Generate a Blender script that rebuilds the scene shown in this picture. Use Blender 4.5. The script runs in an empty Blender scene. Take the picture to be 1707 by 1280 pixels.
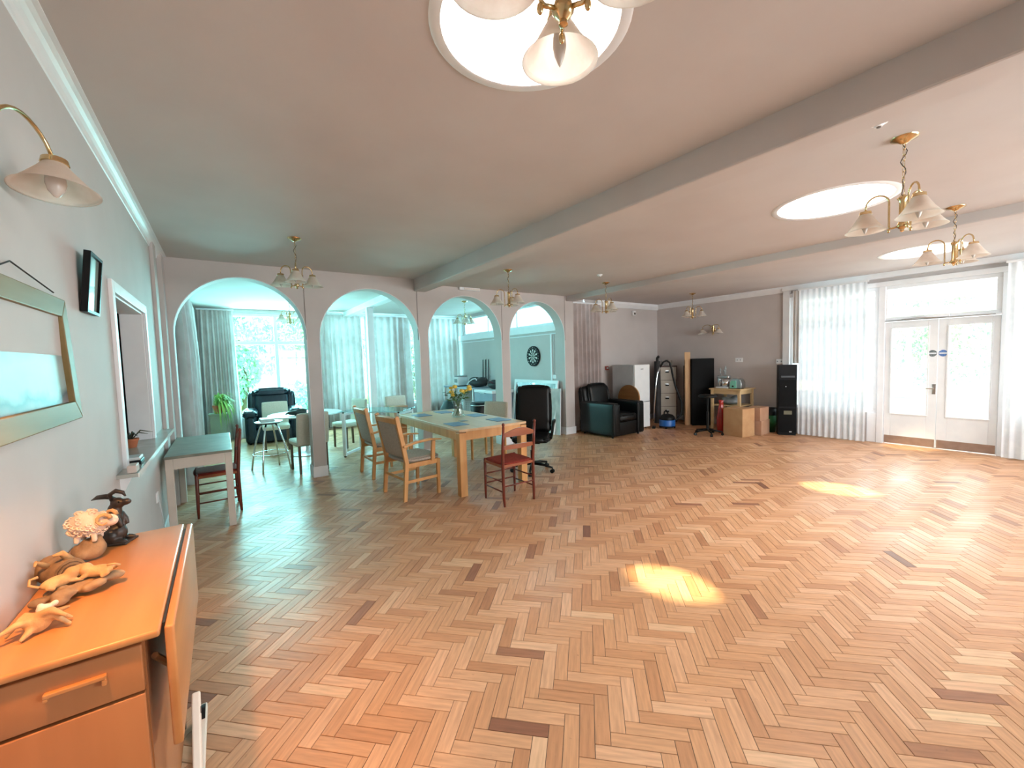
import bpy, bmesh, math, random
from mathutils import Vector, Matrix, Euler
random.seed(7)
PI = math.pi
sc = bpy.context.scene
COL = sc.collection

# ------------------------------------------------------------------ camera
F_PX, YAW, PITCH, ROLL, CAM_H = 694.36, .6075, -.0598, -.0289, 1.6
cd = bpy.data.cameras.new('camera'); cam = bpy.data.objects.new('camera', cd); COL.objects.link(cam)
cd.sensor_fit = 'HORIZONTAL'; cd.sensor_width = 36; cd.lens = F_PX / 1707 * 36; cd.clip_start = .02; cd.clip_end = 200
_f = Vector((math.sin(YAW) * math.cos(PITCH), math.cos(YAW) * math.cos(PITCH), math.sin(PITCH)))
_r0 = Vector((math.cos(YAW), -math.sin(YAW), 0)); _u0 = _r0.cross(_f)
_r = math.cos(ROLL) * _r0 + math.sin(ROLL) * _u0; _u = -math.sin(ROLL) * _r0 + math.cos(ROLL) * _u0
m3 = Matrix((_r, _u, -_f)).transposed()
cam.matrix_world = Matrix.Translation((0, 0, CAM_H)) @ m3.to_4x4()
sc.camera = cam

# ------------------------------------------------------------------ world, sun, daylight, exposure
w = bpy.data.worlds.new('sky'); sc.world = w; w.use_nodes = True
bg = w.node_tree.nodes['Background']; bg.inputs[0].default_value = (.80, .94, 1.0, 1); bg.inputs[1].default_value = 2.4
sd = bpy.data.lights.new('sun', 'SUN'); sd.energy = 15.0; sd.angle = math.radians(2.2); sd.color = (1, .80, .45)
sun = bpy.data.objects.new('sun', sd); COL.objects.link(sun); sun.location = (-4, -2, 9)
sun.rotation_euler = Vector((1.26, .31, -2.9)).to_track_quat('-Z', 'Y').to_euler()
def area(name, loc, aim, sx, sy, power, color):
    d = bpy.data.lights.new(name, 'AREA'); d.shape = 'RECTANGLE'; d.size = sx; d.size_y = sy; d.energy = power; d.color = color
    o = bpy.data.objects.new(name, d); COL.objects.link(o); o.location = loc
    o.rotation_euler = Vector(aim).to_track_quat('-Z', 'Y').to_euler(); return o
area('daylight_garden_window', (1.1, 11.6, 1.75), (0, -1, 0), 2.2, 2.4, 640, (.52, .95, 1))
area('daylight_curtained_windows', (3.9, 11.6, 1.75), (0, -1, 0), 3.6, 2.4, 460, (.45, .86, 1))
area('daylight_high_window', (6.6, 8.6, 2.7), (-1, 0, -.25), 4.0, .8, 420, (.42, .82, 1))
area('daylight_porch', (11.3, 1.6, 1.7), (-1, 0, 0), 4.6, 2.4, 200, (.86, .94, 1))
area('added_rear_fill', (5.4, -3.6, 1.7), (0, 1, .05), 6.0, 2.2, 680, (1, .96, .95))  # fill light added behind the camera, no window known there
for _i, (_x, _y, _z, _p) in enumerate(((1.09, 1.37, 3.58, 60), (4.36, 1.40, 3.50, 80), (7.60, 1.45, 3.50, 55))):
    _o = area('daylight_skylight', (_x, _y, _z), (0, 0, -1), .62, .62, _p, (1, .97, .93)); _o.data.shape = 'DISK'
sc.view_settings.view_transform = 'Standard'; sc.view_settings.look = 'None'
sc.view_settings.exposure = .08; sc.view_settings.gamma = 1; sc.view_settings.use_curve_mapping = False

# ------------------------------------------------------------------ materials
def lin(c):
    if isinstance(c, str):
        c = c.lstrip('#'); c = [int(c[i:i + 2], 16) / 255 for i in (0, 2, 4)]
    return tuple(x / 12.92 if x <= .04045 else ((x + .055) / 1.055) ** 2.4 for x in c) + (1,)
MATS = {}
def N(nt, t, **kw):
    n = nt.nodes.new(t)
    for k, v in kw.items():
        if k.startswith('i_'):
            key = k[2:]; n.inputs[int(key) if key.isdigit() else key.replace('_', ' ')].default_value = v
        else: setattr(n, k, v)
    return n
def mat(name, c, c2=None, scale=6, rough=.6, metal=0, bump=0, bscale=None, stretch=(1, 1, 1), spec=.5, detail=4, lo=.35, hi=.65,
        trans=0, emit=0, coat=0, alpha=1, coord='Object', sheen=0, rough2=None):
    if name in MATS: return MATS[name]
    m = bpy.data.materials.new(name); m.use_nodes = True; nt = m.node_tree; p = nt.nodes['Principled BSDF']
    p.inputs['Base Color'].default_value = lin(c); p.inputs['Roughness'].default_value = rough; p.inputs['Metallic'].default_value = metal
    p.inputs['Specular IOR Level'].default_value = spec; p.inputs['Transmission Weight'].default_value = trans
    p.inputs['Coat Weight'].default_value = coat; p.inputs['Alpha'].default_value = alpha; p.inputs['Sheen Weight'].default_value = sheen
    if emit: p.inputs['Emission Color'].default_value = lin(c); p.inputs['Emission Strength'].default_value = emit
    if c2 or bump:
        tc = N(nt, 'ShaderNodeTexCoord'); mp = N(nt, 'ShaderNodeMapping'); mp.inputs['Scale'].default_value = stretch
        nt.links.new(tc.outputs[coord], mp.inputs[0])
        nz = N(nt, 'ShaderNodeTexNoise', i_Scale=scale, i_Detail=detail); nt.links.new(mp.outputs[0], nz.inputs[0])
        if c2:
            r = N(nt, 'ShaderNodeValToRGB'); r.color_ramp.elements[0].position = lo; r.color_ramp.elements[1].position = hi
            r.color_ramp.elements[0].color = lin(c); r.color_ramp.elements[1].color = lin(c2)
            nt.links.new(nz.outputs[0], r.inputs[0]); nt.links.new(r.outputs[0], p.inputs['Base Color'])
        if rough2 is not None:
            mr = N(nt, 'ShaderNodeMapRange'); mr.inputs[3].default_value = rough; mr.inputs[4].default_value = rough2
            nt.links.new(nz.outputs[0], mr.inputs[0]); nt.links.new(mr.outputs[0], p.inputs['Roughness'])
        if bump:
            b = N(nt, 'ShaderNodeBump', i_Strength=bump, i_Distance=.01); n2 = nz
            if bscale:
                n2 = N(nt, 'ShaderNodeTexNoise', i_Scale=bscale, i_Detail=3); nt.links.new(mp.outputs[0], n2.inputs[0])
            nt.links.new(n2.outputs[0], b.inputs['Height']); nt.links.new(b.outputs[0], p.inputs['Normal'])
    MATS[name] = m; return m
def wood(name, c1, c2, axis='x', scale=14, rough=.4, **k):
    st = {'x': (.12, 1, 1), 'y': (1, .12, 1), 'z': (1, 1, .12)}[axis]
    return mat(name, c1, c2, scale=scale, stretch=st, rough=rough, bump=.06, detail=6, lo=.3, hi=.7, **k)
def mixmat(name, build):
    m = bpy.data.materials.new(name); m.use_nodes = True; nt = m.node_tree; nt.nodes.clear()
    out = N(nt, 'ShaderNodeOutputMaterial'); build(nt, out); MATS[name] = m; return m
def pane_build(tint, gl=.09):
    def b(nt, out):
        t = N(nt, 'ShaderNodeBsdfTransparent'); t.inputs[0].default_value = tint
        g = N(nt, 'ShaderNodeBsdfGlossy'); g.inputs['Roughness'].default_value = .02
        mx = N(nt, 'ShaderNodeMixShader'); mx.inputs[0].default_value = gl
        nt.links.new(t.outputs[0], mx.inputs[1]); nt.links.new(g.outputs[0], mx.inputs[2]); nt.links.new(mx.outputs[0], out.inputs[0])
    return b
def cloth_build(c, c2, transp, transl, scale=3.5, st=(1, 1, 1)):
    def b(nt, out):
        tc = N(nt, 'ShaderNodeTexCoord'); mp = N(nt, 'ShaderNodeMapping'); mp.inputs['Scale'].default_value = st
        nz = N(nt, 'ShaderNodeTexNoise', i_Scale=scale, i_Detail=5); r = N(nt, 'ShaderNodeValToRGB')
        r.color_ramp.elements[0].position = .42; r.color_ramp.elements[1].position = .6
        r.color_ramp.elements[0].color = lin(c); r.color_ramp.elements[1].color = lin(c2)
        nt.links.new(tc.outputs['Object'], mp.inputs[0]); nt.links.new(mp.outputs[0], nz.inputs[0]); nt.links.new(nz.outputs[0], r.inputs[0])
        d = N(nt, 'ShaderNodeBsdfDiffuse'); t = N(nt, 'ShaderNodeBsdfTranslucent')
        nt.links.new(r.outputs[0], d.inputs[0]); nt.links.new(r.outputs[0], t.inputs[0])
        mx = N(nt, 'ShaderNodeMixShader'); mx.inputs[0].default_value = transl
        nt.links.new(d.outputs[0], mx.inputs[1]); nt.links.new(t.outputs[0], mx.inputs[2])
        o = mx
        if transp:
            tr = N(nt, 'ShaderNodeBsdfTransparent'); m2 = N(nt, 'ShaderNodeMixShader'); m2.inputs[0].default_value = transp
            nt.links.new(mx.outputs[0], m2.inputs[1]); nt.links.new(tr.outputs[0], m2.inputs[2]); o = m2
        nt.links.new(o.outputs[0], out.inputs[0])
    return b
pane = mixmat('window_glass', pane_build((.96, 1, 1, 1)))
pane_c = mixmat('tinted_window_glass', pane_build((.80, 1, .99, 1), .06))
vase_glass = mixmat('vase_glass', pane_build((.92, .96, .96, 1), .10))
desk_glass = mixmat('desk_glass', pane_build((.75, .92, .93, 1), .22))
net = mixmat('net_curtain_cloth', cloth_build('#eceff5', '#f4f7fb', .10, .20, 8))
drape = mixmat('damask_curtain_cloth', cloth_build('#bfb2af', '#c9bebc', 0, .12, 5, (1, 1, 1)))
frost = mixmat('frosted_glass', cloth_build('#efe6dd', '#fbf6f0', .12, .55, 9))
opal = mixmat('opal_dome', cloth_build('#ffffff', '#ffffff', .25, .9, 9))

wall_m = mat('wall_paint', '#c8c1bf', '#ccc5c3', scale=3, rough=.75, bump=.015, bscale=60)
ceil_m = mat('ceiling_paint', '#cac2c0', '#cec7c5', scale=2, rough=.85, bump=.02, bscale=40)
trimw = mat('white_gloss_paint', '#eceef2', '#f1f3f6', rough=.45, spec=.35)
white_sat = mat('white_satin', '#eceff2', '#f1f3f5', rough=.35)
kitchen_m = mat('kitchen_wall_paint', '#bfae aa'.replace(' ', ''), '#c4b4af', rough=.8)
brass = mat('brass', '#e3cba0', '#d6b682', metal=1, rough=.24, scale=20)
chrome = mat('chrome', '#dfe3e6', metal=1, rough=.12)
steel = mat('brushed_steel', '#b9bcbf', '#c9cccf', metal=1, rough=.3, scale=30, stretch=(1, 1, .05))
kick_m = mat('bronze_kick_plate', '#a58f83', '#b29c90', metal=.55, rough=.42, scale=9)
black_leather = mat('black_leather', '#060708', '#0b0c0d', scale=18, rough=.38, spec=.3, bump=.08, bscale=120)
navy_leather = mat('blue_black_leather', '#1a2733', '#22313f', scale=14, rough=.33, bump=.08, bscale=110)
blackp = mat('black_plastic', '#070708', '#0b0b0c', rough=.45, spec=.3)
black_matt = mat('black_laminate', '#040406', '#07080b', rough=.6, spec=.15)
pine = wood('beech_wood', '#c98e55', '#dba66c', 'z', rough=.38)
pine_x = wood('beech_wood_flat', '#cfa87c', '#dbb78e', 'y', rough=.42)
cherry = wood('red_brown_wood', '#5e2418', '#7c3322', 'z', rough=.34)
cherry_l = wood('chair_back_wood', '#8b4a2c', '#a35a36', 'x', rough=.34)
red_seat = mat('red_seat_fabric', '#7e2415', '#933021', scale=40, rough=.85)
beige_fab = mat('beige_fabric', '#a79a8d', '#b8ab9e', scale=60, rough=.9)
cream_fab = mat('cream_fabric', '#d5cebf', '#ded8ca', scale=50, rough=.85)
teak = wood('teak_veneer', '#b57a48', '#c68b57', 'y', scale=10, rough=.33)
teak_d = wood('teak_veneer_front', '#a56a40', '#b2764a', 'z', scale=10, rough=.4)
card = mat('cardboard', '#b98d63', '#c49a70', scale=5, rough=.85)
card2 = mat('pink_brown_cardboard', '#b58a6e', '#be957b', scale=5, rough=.85)
green_top = mat('worn_grey_top', '#77776c', '#8d8d80', scale=7, rough=.38)
putty = mat('putty_enamel', '#b5ada0', '#bbb3a6', rough=.45)
darkbrown = wood('dark_brown_board', '#3b2823', '#4a332c', 'z', rough=.5)
ply = wood('plywood', '#c49a6f', '#d0a87d', 'z', rough=.6)
terracotta = mat('terracotta', '#b0623f', '#bd7350', rough=.8)
leaf_m = mat('leaf_green', '#5f9440', '#a6cc63', scale=5, rough=.5)

# ------------------------------------------------------------------ mesh builder
class MB:
    def __init__(s): s.V = []; s.F = []
    def add(s, v, f, M=None):
        n = len(s.V)
        s.V += [tuple(M @ Vector(p)) for p in v] if M else [tuple(p) for p in v]
        s.F += [tuple(i + n for i in q) for q in f]; return s
    def box(s, x0, x1, y0, y1, z0, z1, M=None):
        v = [(x, y, z) for z in (z0, z1) for y in (y0, y1) for x in (x0, x1)]
        return s.add(v, [(0, 2, 3, 1), (4, 5, 7, 6), (0, 1, 5, 4), (2, 6, 7, 3), (0, 4, 6, 2), (1, 3, 7, 5)], M)
    def rbox(s, x0, x1, y0, y1, z0, z1, r=.02, seg=3, M=None, puff=0):
        bm = bmesh.new(); bmesh.ops.create_cube(bm, size=1)
        bmesh.ops.scale(bm, vec=(x1 - x0, y1 - y0, z1 - z0), verts=bm.verts)
        r = min(r, .49 * min(x1 - x0, y1 - y0, z1 - z0))
        if puff:
            bmesh.ops.subdivide_edges(bm, edges=bm.edges, cuts=5, use_grid_fill=True)
            hx, hy, hz = (x1 - x0) / 2, (y1 - y0) / 2, (z1 - z0) / 2
            for v in bm.verts:
                a, b, c = v.co.x / hx, v.co.y / hy, v.co.z / hz
                def rr(t, o1, o2): return t * (1 + puff * (1 - o1 * o1) * (1 - o2 * o2) - .5 * puff * (o1 * o1 * o2 * o2))
                v.co = (hx * rr(a, b, c), hy * rr(b, a, c), hz * rr(c, a, b))
            e = [x for x in bm.edges if x.calc_face_angle(0) > .6]
            bmesh.ops.bevel(bm, geom=e, offset=r, segments=seg, affect='EDGES', profile=.5)
        else:
            bmesh.ops.bevel(bm, geom=list(bm.edges), offset=r, segments=seg, affect='EDGES', profile=.5)
        bmesh.ops.translate(bm, vec=((x0 + x1) / 2, (y0 + y1) / 2, (z0 + z1) / 2), verts=bm.verts)
        bm.verts.index_update(); v = [tuple(p.co) for p in bm.verts]; f = [tuple(p.index for p in q.verts) for q in bm.faces]; bm.free()
        return s.add(v, f, M)
    def tube(s, pts, r, n=10, caps=True, M=None, closed=False):
        pts = [Vector(p) for p in pts]; k = len(pts); rs = r if isinstance(r, (list, tuple)) else [r] * k
        v = []; f = []; prev = None
        for i, p in enumerate(pts):
            a = pts[(i - 1) % k] if (i or closed) else p; b = pts[(i + 1) % k] if (i < k - 1 or closed) else p
            t = (b - a).normalized()
            if prev is None: prev = t.orthogonal().normalized()
            x = (prev - t * prev.dot(t)); x = x.normalized() if x.length > 1e-6 else t.orthogonal().normalized(); prev = x; y = t.cross(x)
            for j in range(n):
                a_ = 2 * PI * j / n; v.append(p + rs[i] * (math.cos(a_) * x + math.sin(a_) * y))
        for i in range(k if closed else k - 1):
            for j in range(n):
                a0 = i * n + j; a1 = i * n + (j + 1) % n; b0 = ((i + 1) % k) * n + j; b1 = ((i + 1) % k) * n + (j + 1) % n
                f.append((a0, a1, b1, b0))
        if caps and not closed: f.append(tuple(range(n - 1, -1, -1))); f.append(tuple((k - 1) * n + j for j in range(n)))
        return s.add(v, f, M)
    def cyl(s, p0, p1, r0, r1=None, n=16, M=None): return s.tube([p0, p1], [r0, r0 if r1 is None else r1], n, True, M)
    def lathe(s, prof, n=24, M=None, o=(0, 0, 0)):
        v = []; f = []; k = len(prof)
        for r, z in prof:
            for j in range(n): a = 2 * PI * j / n; v.append((o[0] + r * math.cos(a), o[1] + r * math.sin(a), o[2] + z))
        for i in range(k - 1):
            for j in range(n): f.append((i * n + j, i * n + (j + 1) % n, (i + 1) * n + (j + 1) % n, (i + 1) * n + j))
        if prof[0][0] > 1e-5: f.append(tuple(range(n - 1, -1, -1)))
        if prof[-1][0] > 1e-5: f.append(tuple((k - 1) * n + j for j in range(n)))
        return s.add(v, f, M)
    def shell(s, prof, n=24, M=None, o=(0, 0, 0)):       # open lathe, no caps
        v = []; f = []; k = len(prof)
        for r, z in prof:
            for j in range(n): a = 2 * PI * j / n; v.append((o[0] + r * math.cos(a), o[1] + r * math.sin(a), o[2] + z))
        for i in range(k - 1):
            for j in range(n): f.append((i * n + j, i * n + (j + 1) % n, (i + 1) * n + (j + 1) % n, (i + 1) * n + j))
        return s.add(v, f, M)
    def ell(s, c, r, nu=14, nv=9, M=None, rot=None):
        prof = [(math.sin(PI * i / nv), -math.cos(PI * i / nv)) for i in range(nv + 1)]
        prof[0] = (1e-4, -1); prof[-1] = (1e-4, 1)
        T = Matrix.Translation(c) @ (Euler(rot).to_matrix().to_4x4() if rot else Matrix()) @ Matrix.Diagonal((*r, 1))
        return s.lathe(prof, nu, (M @ T) if M else T)
    def prism(s, poly, ax, a, b, M=None):                # poly in the two other axes, extruded along ax
        def P(p, t): return {'x': (t, p[0], p[1]), 'y': (p[0], t, p[1]), 'z': (p[0], p[1], t)}[ax]
        n = len(poly); v = [P(p, a) for p in poly] + [P(p, b) for p in poly]
        f = [tuple(range(n - 1, -1, -1)), tuple(range(n, 2 * n))] + [(i, (i + 1) % n, n + (i + 1) % n, n + i) for i in range(n)]
        return s.add(v, f, M)
    def build(s, name, m, parent=None, smooth=False, bevel=0, fixn=True):
        me = bpy.data.meshes.new(name); me.from_pydata(s.V, [], s.F); me.update()
        if fixn:
            bm = bmesh.new(); bm.from_mesh(me); bmesh.ops.recalc_face_normals(bm, faces=bm.faces); bm.to_mesh(me); bm.free()
        if smooth:
            for p in me.polygons: p.use_smooth = True
            if smooth is not True: me.set_sharp_from_angle(angle=math.radians(smooth))
        o = bpy.data.objects.new(name, me); COL.objects.link(o)
        if m: me.materials.append(m)
        if parent: o.parent = parent
        if bevel:
            b = o.modifiers.new('Bevel', 'BEVEL'); b.width = bevel; b.segments = 2; b.limit_method = 'ANGLE'; b.harden_normals = False
        return o
def tag(o, label, cat, group=None):
    o['label'] = label; o['category'] = cat
    if group: o['group'] = group
    return o
def thing(name, label, cat, loc=(0, 0, 0), rz=0, group=None):
    o = bpy.data.objects.new(name, None); COL.objects.link(o); o.empty_display_size = .1
    o.location = loc; o.rotation_euler = (0, 0, rz); return tag(o, label, cat, group)
def struct(o, kind='structure'): o['kind'] = kind; return o
def dup(root, loc, rz, label):
    r = root.copy(); COL.objects.link(r); r.location = loc; r.rotation_euler = (0, 0, rz); r['label'] = label
    for ch in list(root.children):
        c = ch.copy(); COL.objects.link(c); c.parent = r
        for g in list(ch.children):
            d = g.copy(); COL.objects.link(d); d.parent = c
    return r
def B(x0, x1, y0, y1, z0, z1): return MB().box(x0, x1, y0, y1, z0, z1)
def RZ(a): return Matrix.Rotation(a, 4, 'Z')
def T(x, y, z): return Matrix.Translation((x, y, z))
def arc(c, r, a0, a1, n, plane='xz'):
    out = []
    for i in range(n + 1):
        a = a0 + (a1 - a0) * i / n; p, q = r * math.cos(a), r * math.sin(a)
        out.append({'xz': (c[0] + p, c[1], c[2] + q), 'yz': (c[0], c[1] + p, c[2] + q), 'xy': (c[0] + p, c[1] + q, c[2])}[plane])
    return out
def remesh(o, vox, sm=4):
    r = o.modifiers.new('Remesh', 'REMESH'); r.mode = 'VOXEL'; r.voxel_size = vox; r.use_smooth_shade = True
    if sm: q = o.modifiers.new('Smooth', 'SMOOTH'); q.iterations = sm; q.factor = .5
    return o
def text(name, s, size, M, m, parent, ext=.0006):
    c = bpy.data.curves.new(name, 'FONT'); c.body = s; c.size = size; c.extrude = ext; c.align_x = 'CENTER'; c.align_y = 'CENTER'; c.resolution_u = 2
    tmp = bpy.data.objects.new('t', c); COL.objects.link(tmp)
    dg = bpy.context.evaluated_depsgraph_get(); me = bpy.data.meshes.new_from_object(tmp.evaluated_get(dg)); bpy.data.objects.remove(tmp)
    me.transform(M); o = bpy.data.objects.new(name, me); COL.objects.link(o); me.materials.clear(); me.materials.append(m); o.parent = parent; return o

# ------------------------------------------------------------------ setting
XL, XR, XA = -.533, 9.13, 5.8            # left wall, window wall, annex right wall
YB, YA0, YA1, YF = -2.7, 6.41, 6.66, 11.05   # back, arcade front / rear, annex far wall
ZL, ZC, ZA = 2.92, 2.85, 2.88            # ceilings: left bay, other bays, annex

base_m = mat('parquet_joint', '#24150c', '#2e1c11', scale=8, rough=.7)
floor = struct(MB().box(XL - .15, XR + .15, YB - .15, YF + .15, -.12, -.0035).build('floor', base_m))

# parquet: herringbone blocks at 45 degrees
def parquet_mat():
    m = bpy.data.materials.new('parquet_oak'); m.use_nodes = True; nt = m.node_tree; p = nt.nodes['Principled BSDF']
    at = N(nt, 'ShaderNodeAttribute', attribute_name='grain'); tn = N(nt, 'ShaderNodeAttribute', attribute_name='tone')
    mp = N(nt, 'ShaderNodeMapping'); mp.inputs['Scale'].default_value = (6, 60, 1); nt.links.new(at.outputs['Vector'], mp.inputs[0])
    nz = N(nt, 'ShaderNodeTexNoise', i_Scale=1.0, i_Detail=6); nt.links.new(mp.outputs[0], nz.inputs[0])
    r = N(nt, 'ShaderNodeValToRGB'); e = r.color_ramp.elements
    e[0].position = 0; e[0].color = lin('#6f4a36'); e[1].position = 1; e[1].color = lin('#dcb892')
    for pos, c in ((.14, '#8f5f48'), (.35, '#b17d59'), (.6, '#c8966f'), (.82, '#d3a582')):
        q = e.new(pos); q.color = lin(c)
    nt.links.new(tn.outputs['Fac'], r.inputs[0])
    g = N(nt, 'ShaderNodeMapRange'); g.inputs[1].default_value = .3; g.inputs[2].default_value = .7; g.inputs[3].default_value = .80; g.inputs[4].default_value = 1.12
    nt.links.new(nz.outputs[0], g.inputs[0])
    mx = N(nt, 'ShaderNodeMix', data_type='RGBA', blend_type='MULTIPLY'); mx.inputs[0].default_value = 1
    nt.links.new(r.outputs[0], mx.inputs[6]); nt.links.new(g.outputs[0], mx.inputs[7])
    # wear: small dark marks in world space
    tc = N(nt, 'ShaderNodeNewGeometry'); n2 = N(nt, 'ShaderNodeTexNoise', i_Scale=38, i_Detail=6); nt.links.new(tc.outputs['Position'], n2.inputs[0])
    mk = N(nt, 'ShaderNodeMapRange'); mk.inputs[1].default_value = .69; mk.inputs[2].default_value = .76; mk.inputs[3].default_value = 1; mk.inputs[4].default_value = .6
    nt.links.new(n2.outputs[0], mk.inputs[0])
    m2 = N(nt, 'ShaderNodeMix', data_type='RGBA', blend_type='MULTIPLY'); m2.inputs[0].default_value = 1
    nt.links.new(mx.outputs[2], m2.inputs[6]); nt.links.new(mk.outputs[0], m2.inputs[7]); nt.links.new(m2.outputs[2], p.inputs['Base Color'])
    n3 = N(nt, 'ShaderNodeTexNoise', i_Scale=1.6, i_Detail=4); nt.links.new(tc.outputs['Position'], n3.inputs[0])
    rr = N(nt, 'ShaderNodeMapRange'); rr.inputs[1].default_value = .3; rr.inputs[2].default_value = .7; rr.inputs[3].default_value = .28; rr.inputs[4].default_value = .46
    nt.links.new(n3.outputs[0], rr.inputs[0]); nt.links.new(rr.outputs[0], p.inputs['Roughness'])
    n4 = N(nt, 'ShaderNodeTexNoise', i_Scale=9, i_Detail=2); nt.links.new(tc.outputs['Position'], n4.inputs[0])
    b = N(nt, 'ShaderNodeBump', i_Strength=.16, i_Distance=.01); nt.links.new(n4.outputs[0], b.inputs['Height']); nt.links.new(b.outputs[0], p.inputs['Normal'])
    p.inputs['Specular IOR Level'].default_value = .38
    return m
parq = parquet_mat()
BW, BL, GAP = .065, .26, .0011
def block_geo(cx, cy, ang, dz, hx=BL / 2 - GAP, hy=BW / 2 - GAP):
    c, s = math.cos(ang), math.sin(ang); h = .0012; v = []
    for (k, z) in ((1.0, -.004), (1.0, -h), (None, 0)):
        for sx, sy in ((-1, -1), (1, -1), (1, 1), (-1, 1)):
            x = sx * (hx if k else hx - .0012); y = sy * (hy if k else hy - .0012)
            v.append((cx + c * x - s * y, cy + s * x + c * y, z + dz))
    f = [(8, 9, 10, 11)] + [(i, (i + 1) % 4, 4 + (i + 1) % 4, 4 + i) for i in range(4)] + [(4 + i, 4 + (i + 1) % 4, 8 + (i + 1) % 4, 8 + i) for i in range(4)]
    return v, f
def block_mesh(name, blocks):
    V = []; Fc = []; G = []; TN = []
    for (cx, cy, ang, dz, tone) in blocks:
        v, f = block_geo(cx, cy, ang, dz); n = len(V); V += v; Fc += [tuple(i + n for i in q) for q in f]
        ox, oy = random.random() * 40, random.random() * 40
        for k in range(3):
            for sx, sy in ((-1, -1), (1, -1), (1, 1), (-1, 1)): G += [sx * BL / 2 + ox, sy * BW / 2 + oy, 0]
        TN += [tone] * 12
    me = bpy.data.meshes.new(name); me.from_pydata(V, [], Fc); me.update()
    a = me.attributes.new('grain', 'FLOAT_VECTOR', 'POINT'); a.data.foreach_set('vector', G)
    b = me.attributes.new('tone', 'FLOAT', 'POINT'); b.data.foreach_set('value', TN)
    me.materials.append(parq); return me
rp = random.Random(11)
def tone():
    t = rp.gauss(.60, .125)
    if rp.random() < .012: t = rp.uniform(.05, .25)
    if rp.random() < .04: t = rp.uniform(.82, .95)
    return min(1, max(0, t))
Rin = m3.transposed()
def to_px(x, y, z):
    d = Rin @ (Vector((x, y, z)) - Vector((0, 0, CAM_H)))
    return None if d.z > -.15 else (853.5 + F_PX * d.x / -d.z, 640 - F_PX * d.y / -d.z, -d.z)
blocks = []; n_ = 4
for m_ in range(-40, 41):
    for k in range(-260, 261):
        for hor in (0, 1):
            if hor: u, v_ = k + 2, k + 8 * m_ + .5
            else: u, v_ = k + .5, k + 1 + 2 + 8 * m_
            u *= BW; v_ *= BW; c = math.sqrt(.5)
            x, y = c * (u + v_) + .03, c * (v_ - u) + .02      # rotate by -45 degrees
            if not (XL - .12 < x < XR + .12 and YB < y < YF): continue
            if y > YA0 and x > XA + .2 and y > 6.6: continue
            blocks.append((x, y, (-PI / 4 if hor else PI / 4), rp.uniform(-.0004, .0), tone()))
def score(b):
    p = to_px(b[0], b[1], 0)
    if not p or not (20 < p[0] < 1690 and 20 < p[1] < 1275): return 0
    if p[0] < 345 and p[1] > 860: return 0
    d = math.dist((b[0], b[1], 0), (0, 0, CAM_H)); return CAM_H / d ** 3
order = sorted(range(len(blocks)), key=lambda i: -score(blocks[i])); near = set(order[:300])
variants = {}
for i in order[:300]:
    x, y, a, dz, t = blocks[i]; key = round(t * 19) / 19
    if key not in variants: variants[key] = block_mesh('parquet_block', [(0, 0, 0, 0, key)])
    o = bpy.data.objects.new('parquet_block', variants[key]); COL.objects.link(o); o.parent = floor
    o.location = (x, y, dz); o.rotation_euler = (0, 0, a + (PI if rp.random() < .5 else 0))
fo = bpy.data.objects.new('parquet_field', block_mesh('parquet_field', [b for i, b in enumerate(blocks) if i not in near]))
COL.objects.link(fo); fo.parent = floor; fo['kind'] = 'stuff'

# --- left wall with serving hatch
HY0, HY1, HZ0, HZ1 = 3.53, 4.80, .97, 2.085
wl = MB()
wl.box(XL - .15, XL, YB, HY0, 0, ZL + .1).box(XL - .15, XL, HY1, YF, 0, ZL + .1).box(XL - .15, XL, HY0, HY1, 0, HZ0).box(XL - .15, XL, HY0, HY1, HZ1, ZL + .1)
wall_left = struct(wl.build('wall_left', wall_m))
# kitchen seen through the hatch
kw = MB().box(-2.4, XL - .15, 5.0, 5.1, 0, 2.6).box(-2.5, -2.4, 2.6, 5.1, 0, 2.6).box(-2.5, XL - .15, 2.5, 2.6, 0, 2.6).box(-2.5, XL - .15, 2.5, 5.1, 2.5, 2.6).box(-2.5, XL - .15, 2.5, 5.1, -.1, 0)
struct(kw.build('wall_kitchen', kitchen_m))
fr = MB(); a = .07
fr.box(XL, XL + .022, HY0 - a, HY0, HZ0, HZ1 + a).box(XL, XL + .022, HY1, HY1 + a, HZ0, HZ1 + a).box(XL, XL + .022, HY0, HY1, HZ1, HZ1 + a)
fr.box(XL - .15, XL, HY0 - .005, HY0 + .012, HZ0, HZ1).box(XL - .15, XL, HY1 - .012, HY1 + .005, HZ0, HZ1).box(XL - .15, XL, HY0, HY1, HZ1 - .012, HZ1 + .005)
struct(fr.build('trim_1', trimw, bevel=.004))
struct(B(-.86, -.69, 4.965, 4.998, 0, 2.3).build('door_2', darkbrown, bevel=.004))
# pilasters near the arcade on the left wall
struct(MB().box(XL, XL + .03, 5.62, 5.84, 0, ZL).box(XL, XL + .045, 6.2, YA0, 0, ZL).build('trim_2', wall_m, bevel=.003))
# cornice (left wall)
cz0 = 2.85; pts = [(XL, cz0)] + [(XL + .005 + .07 * (1 - math.cos(t * PI / 12)) , cz0 + .005 + .06 * math.sin(t * PI / 12)) for t in range(0, 7)] + [(XL + .075, ZL), (XL, ZL)]
struct(MB().prism(pts, 'y', YB, YA0).build('trim_3', trimw))
struct(MB().box(XL, XL + .014, YB, 5.6, 0, .12).build('baseboard_left', trimw, bevel=.003))

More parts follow.
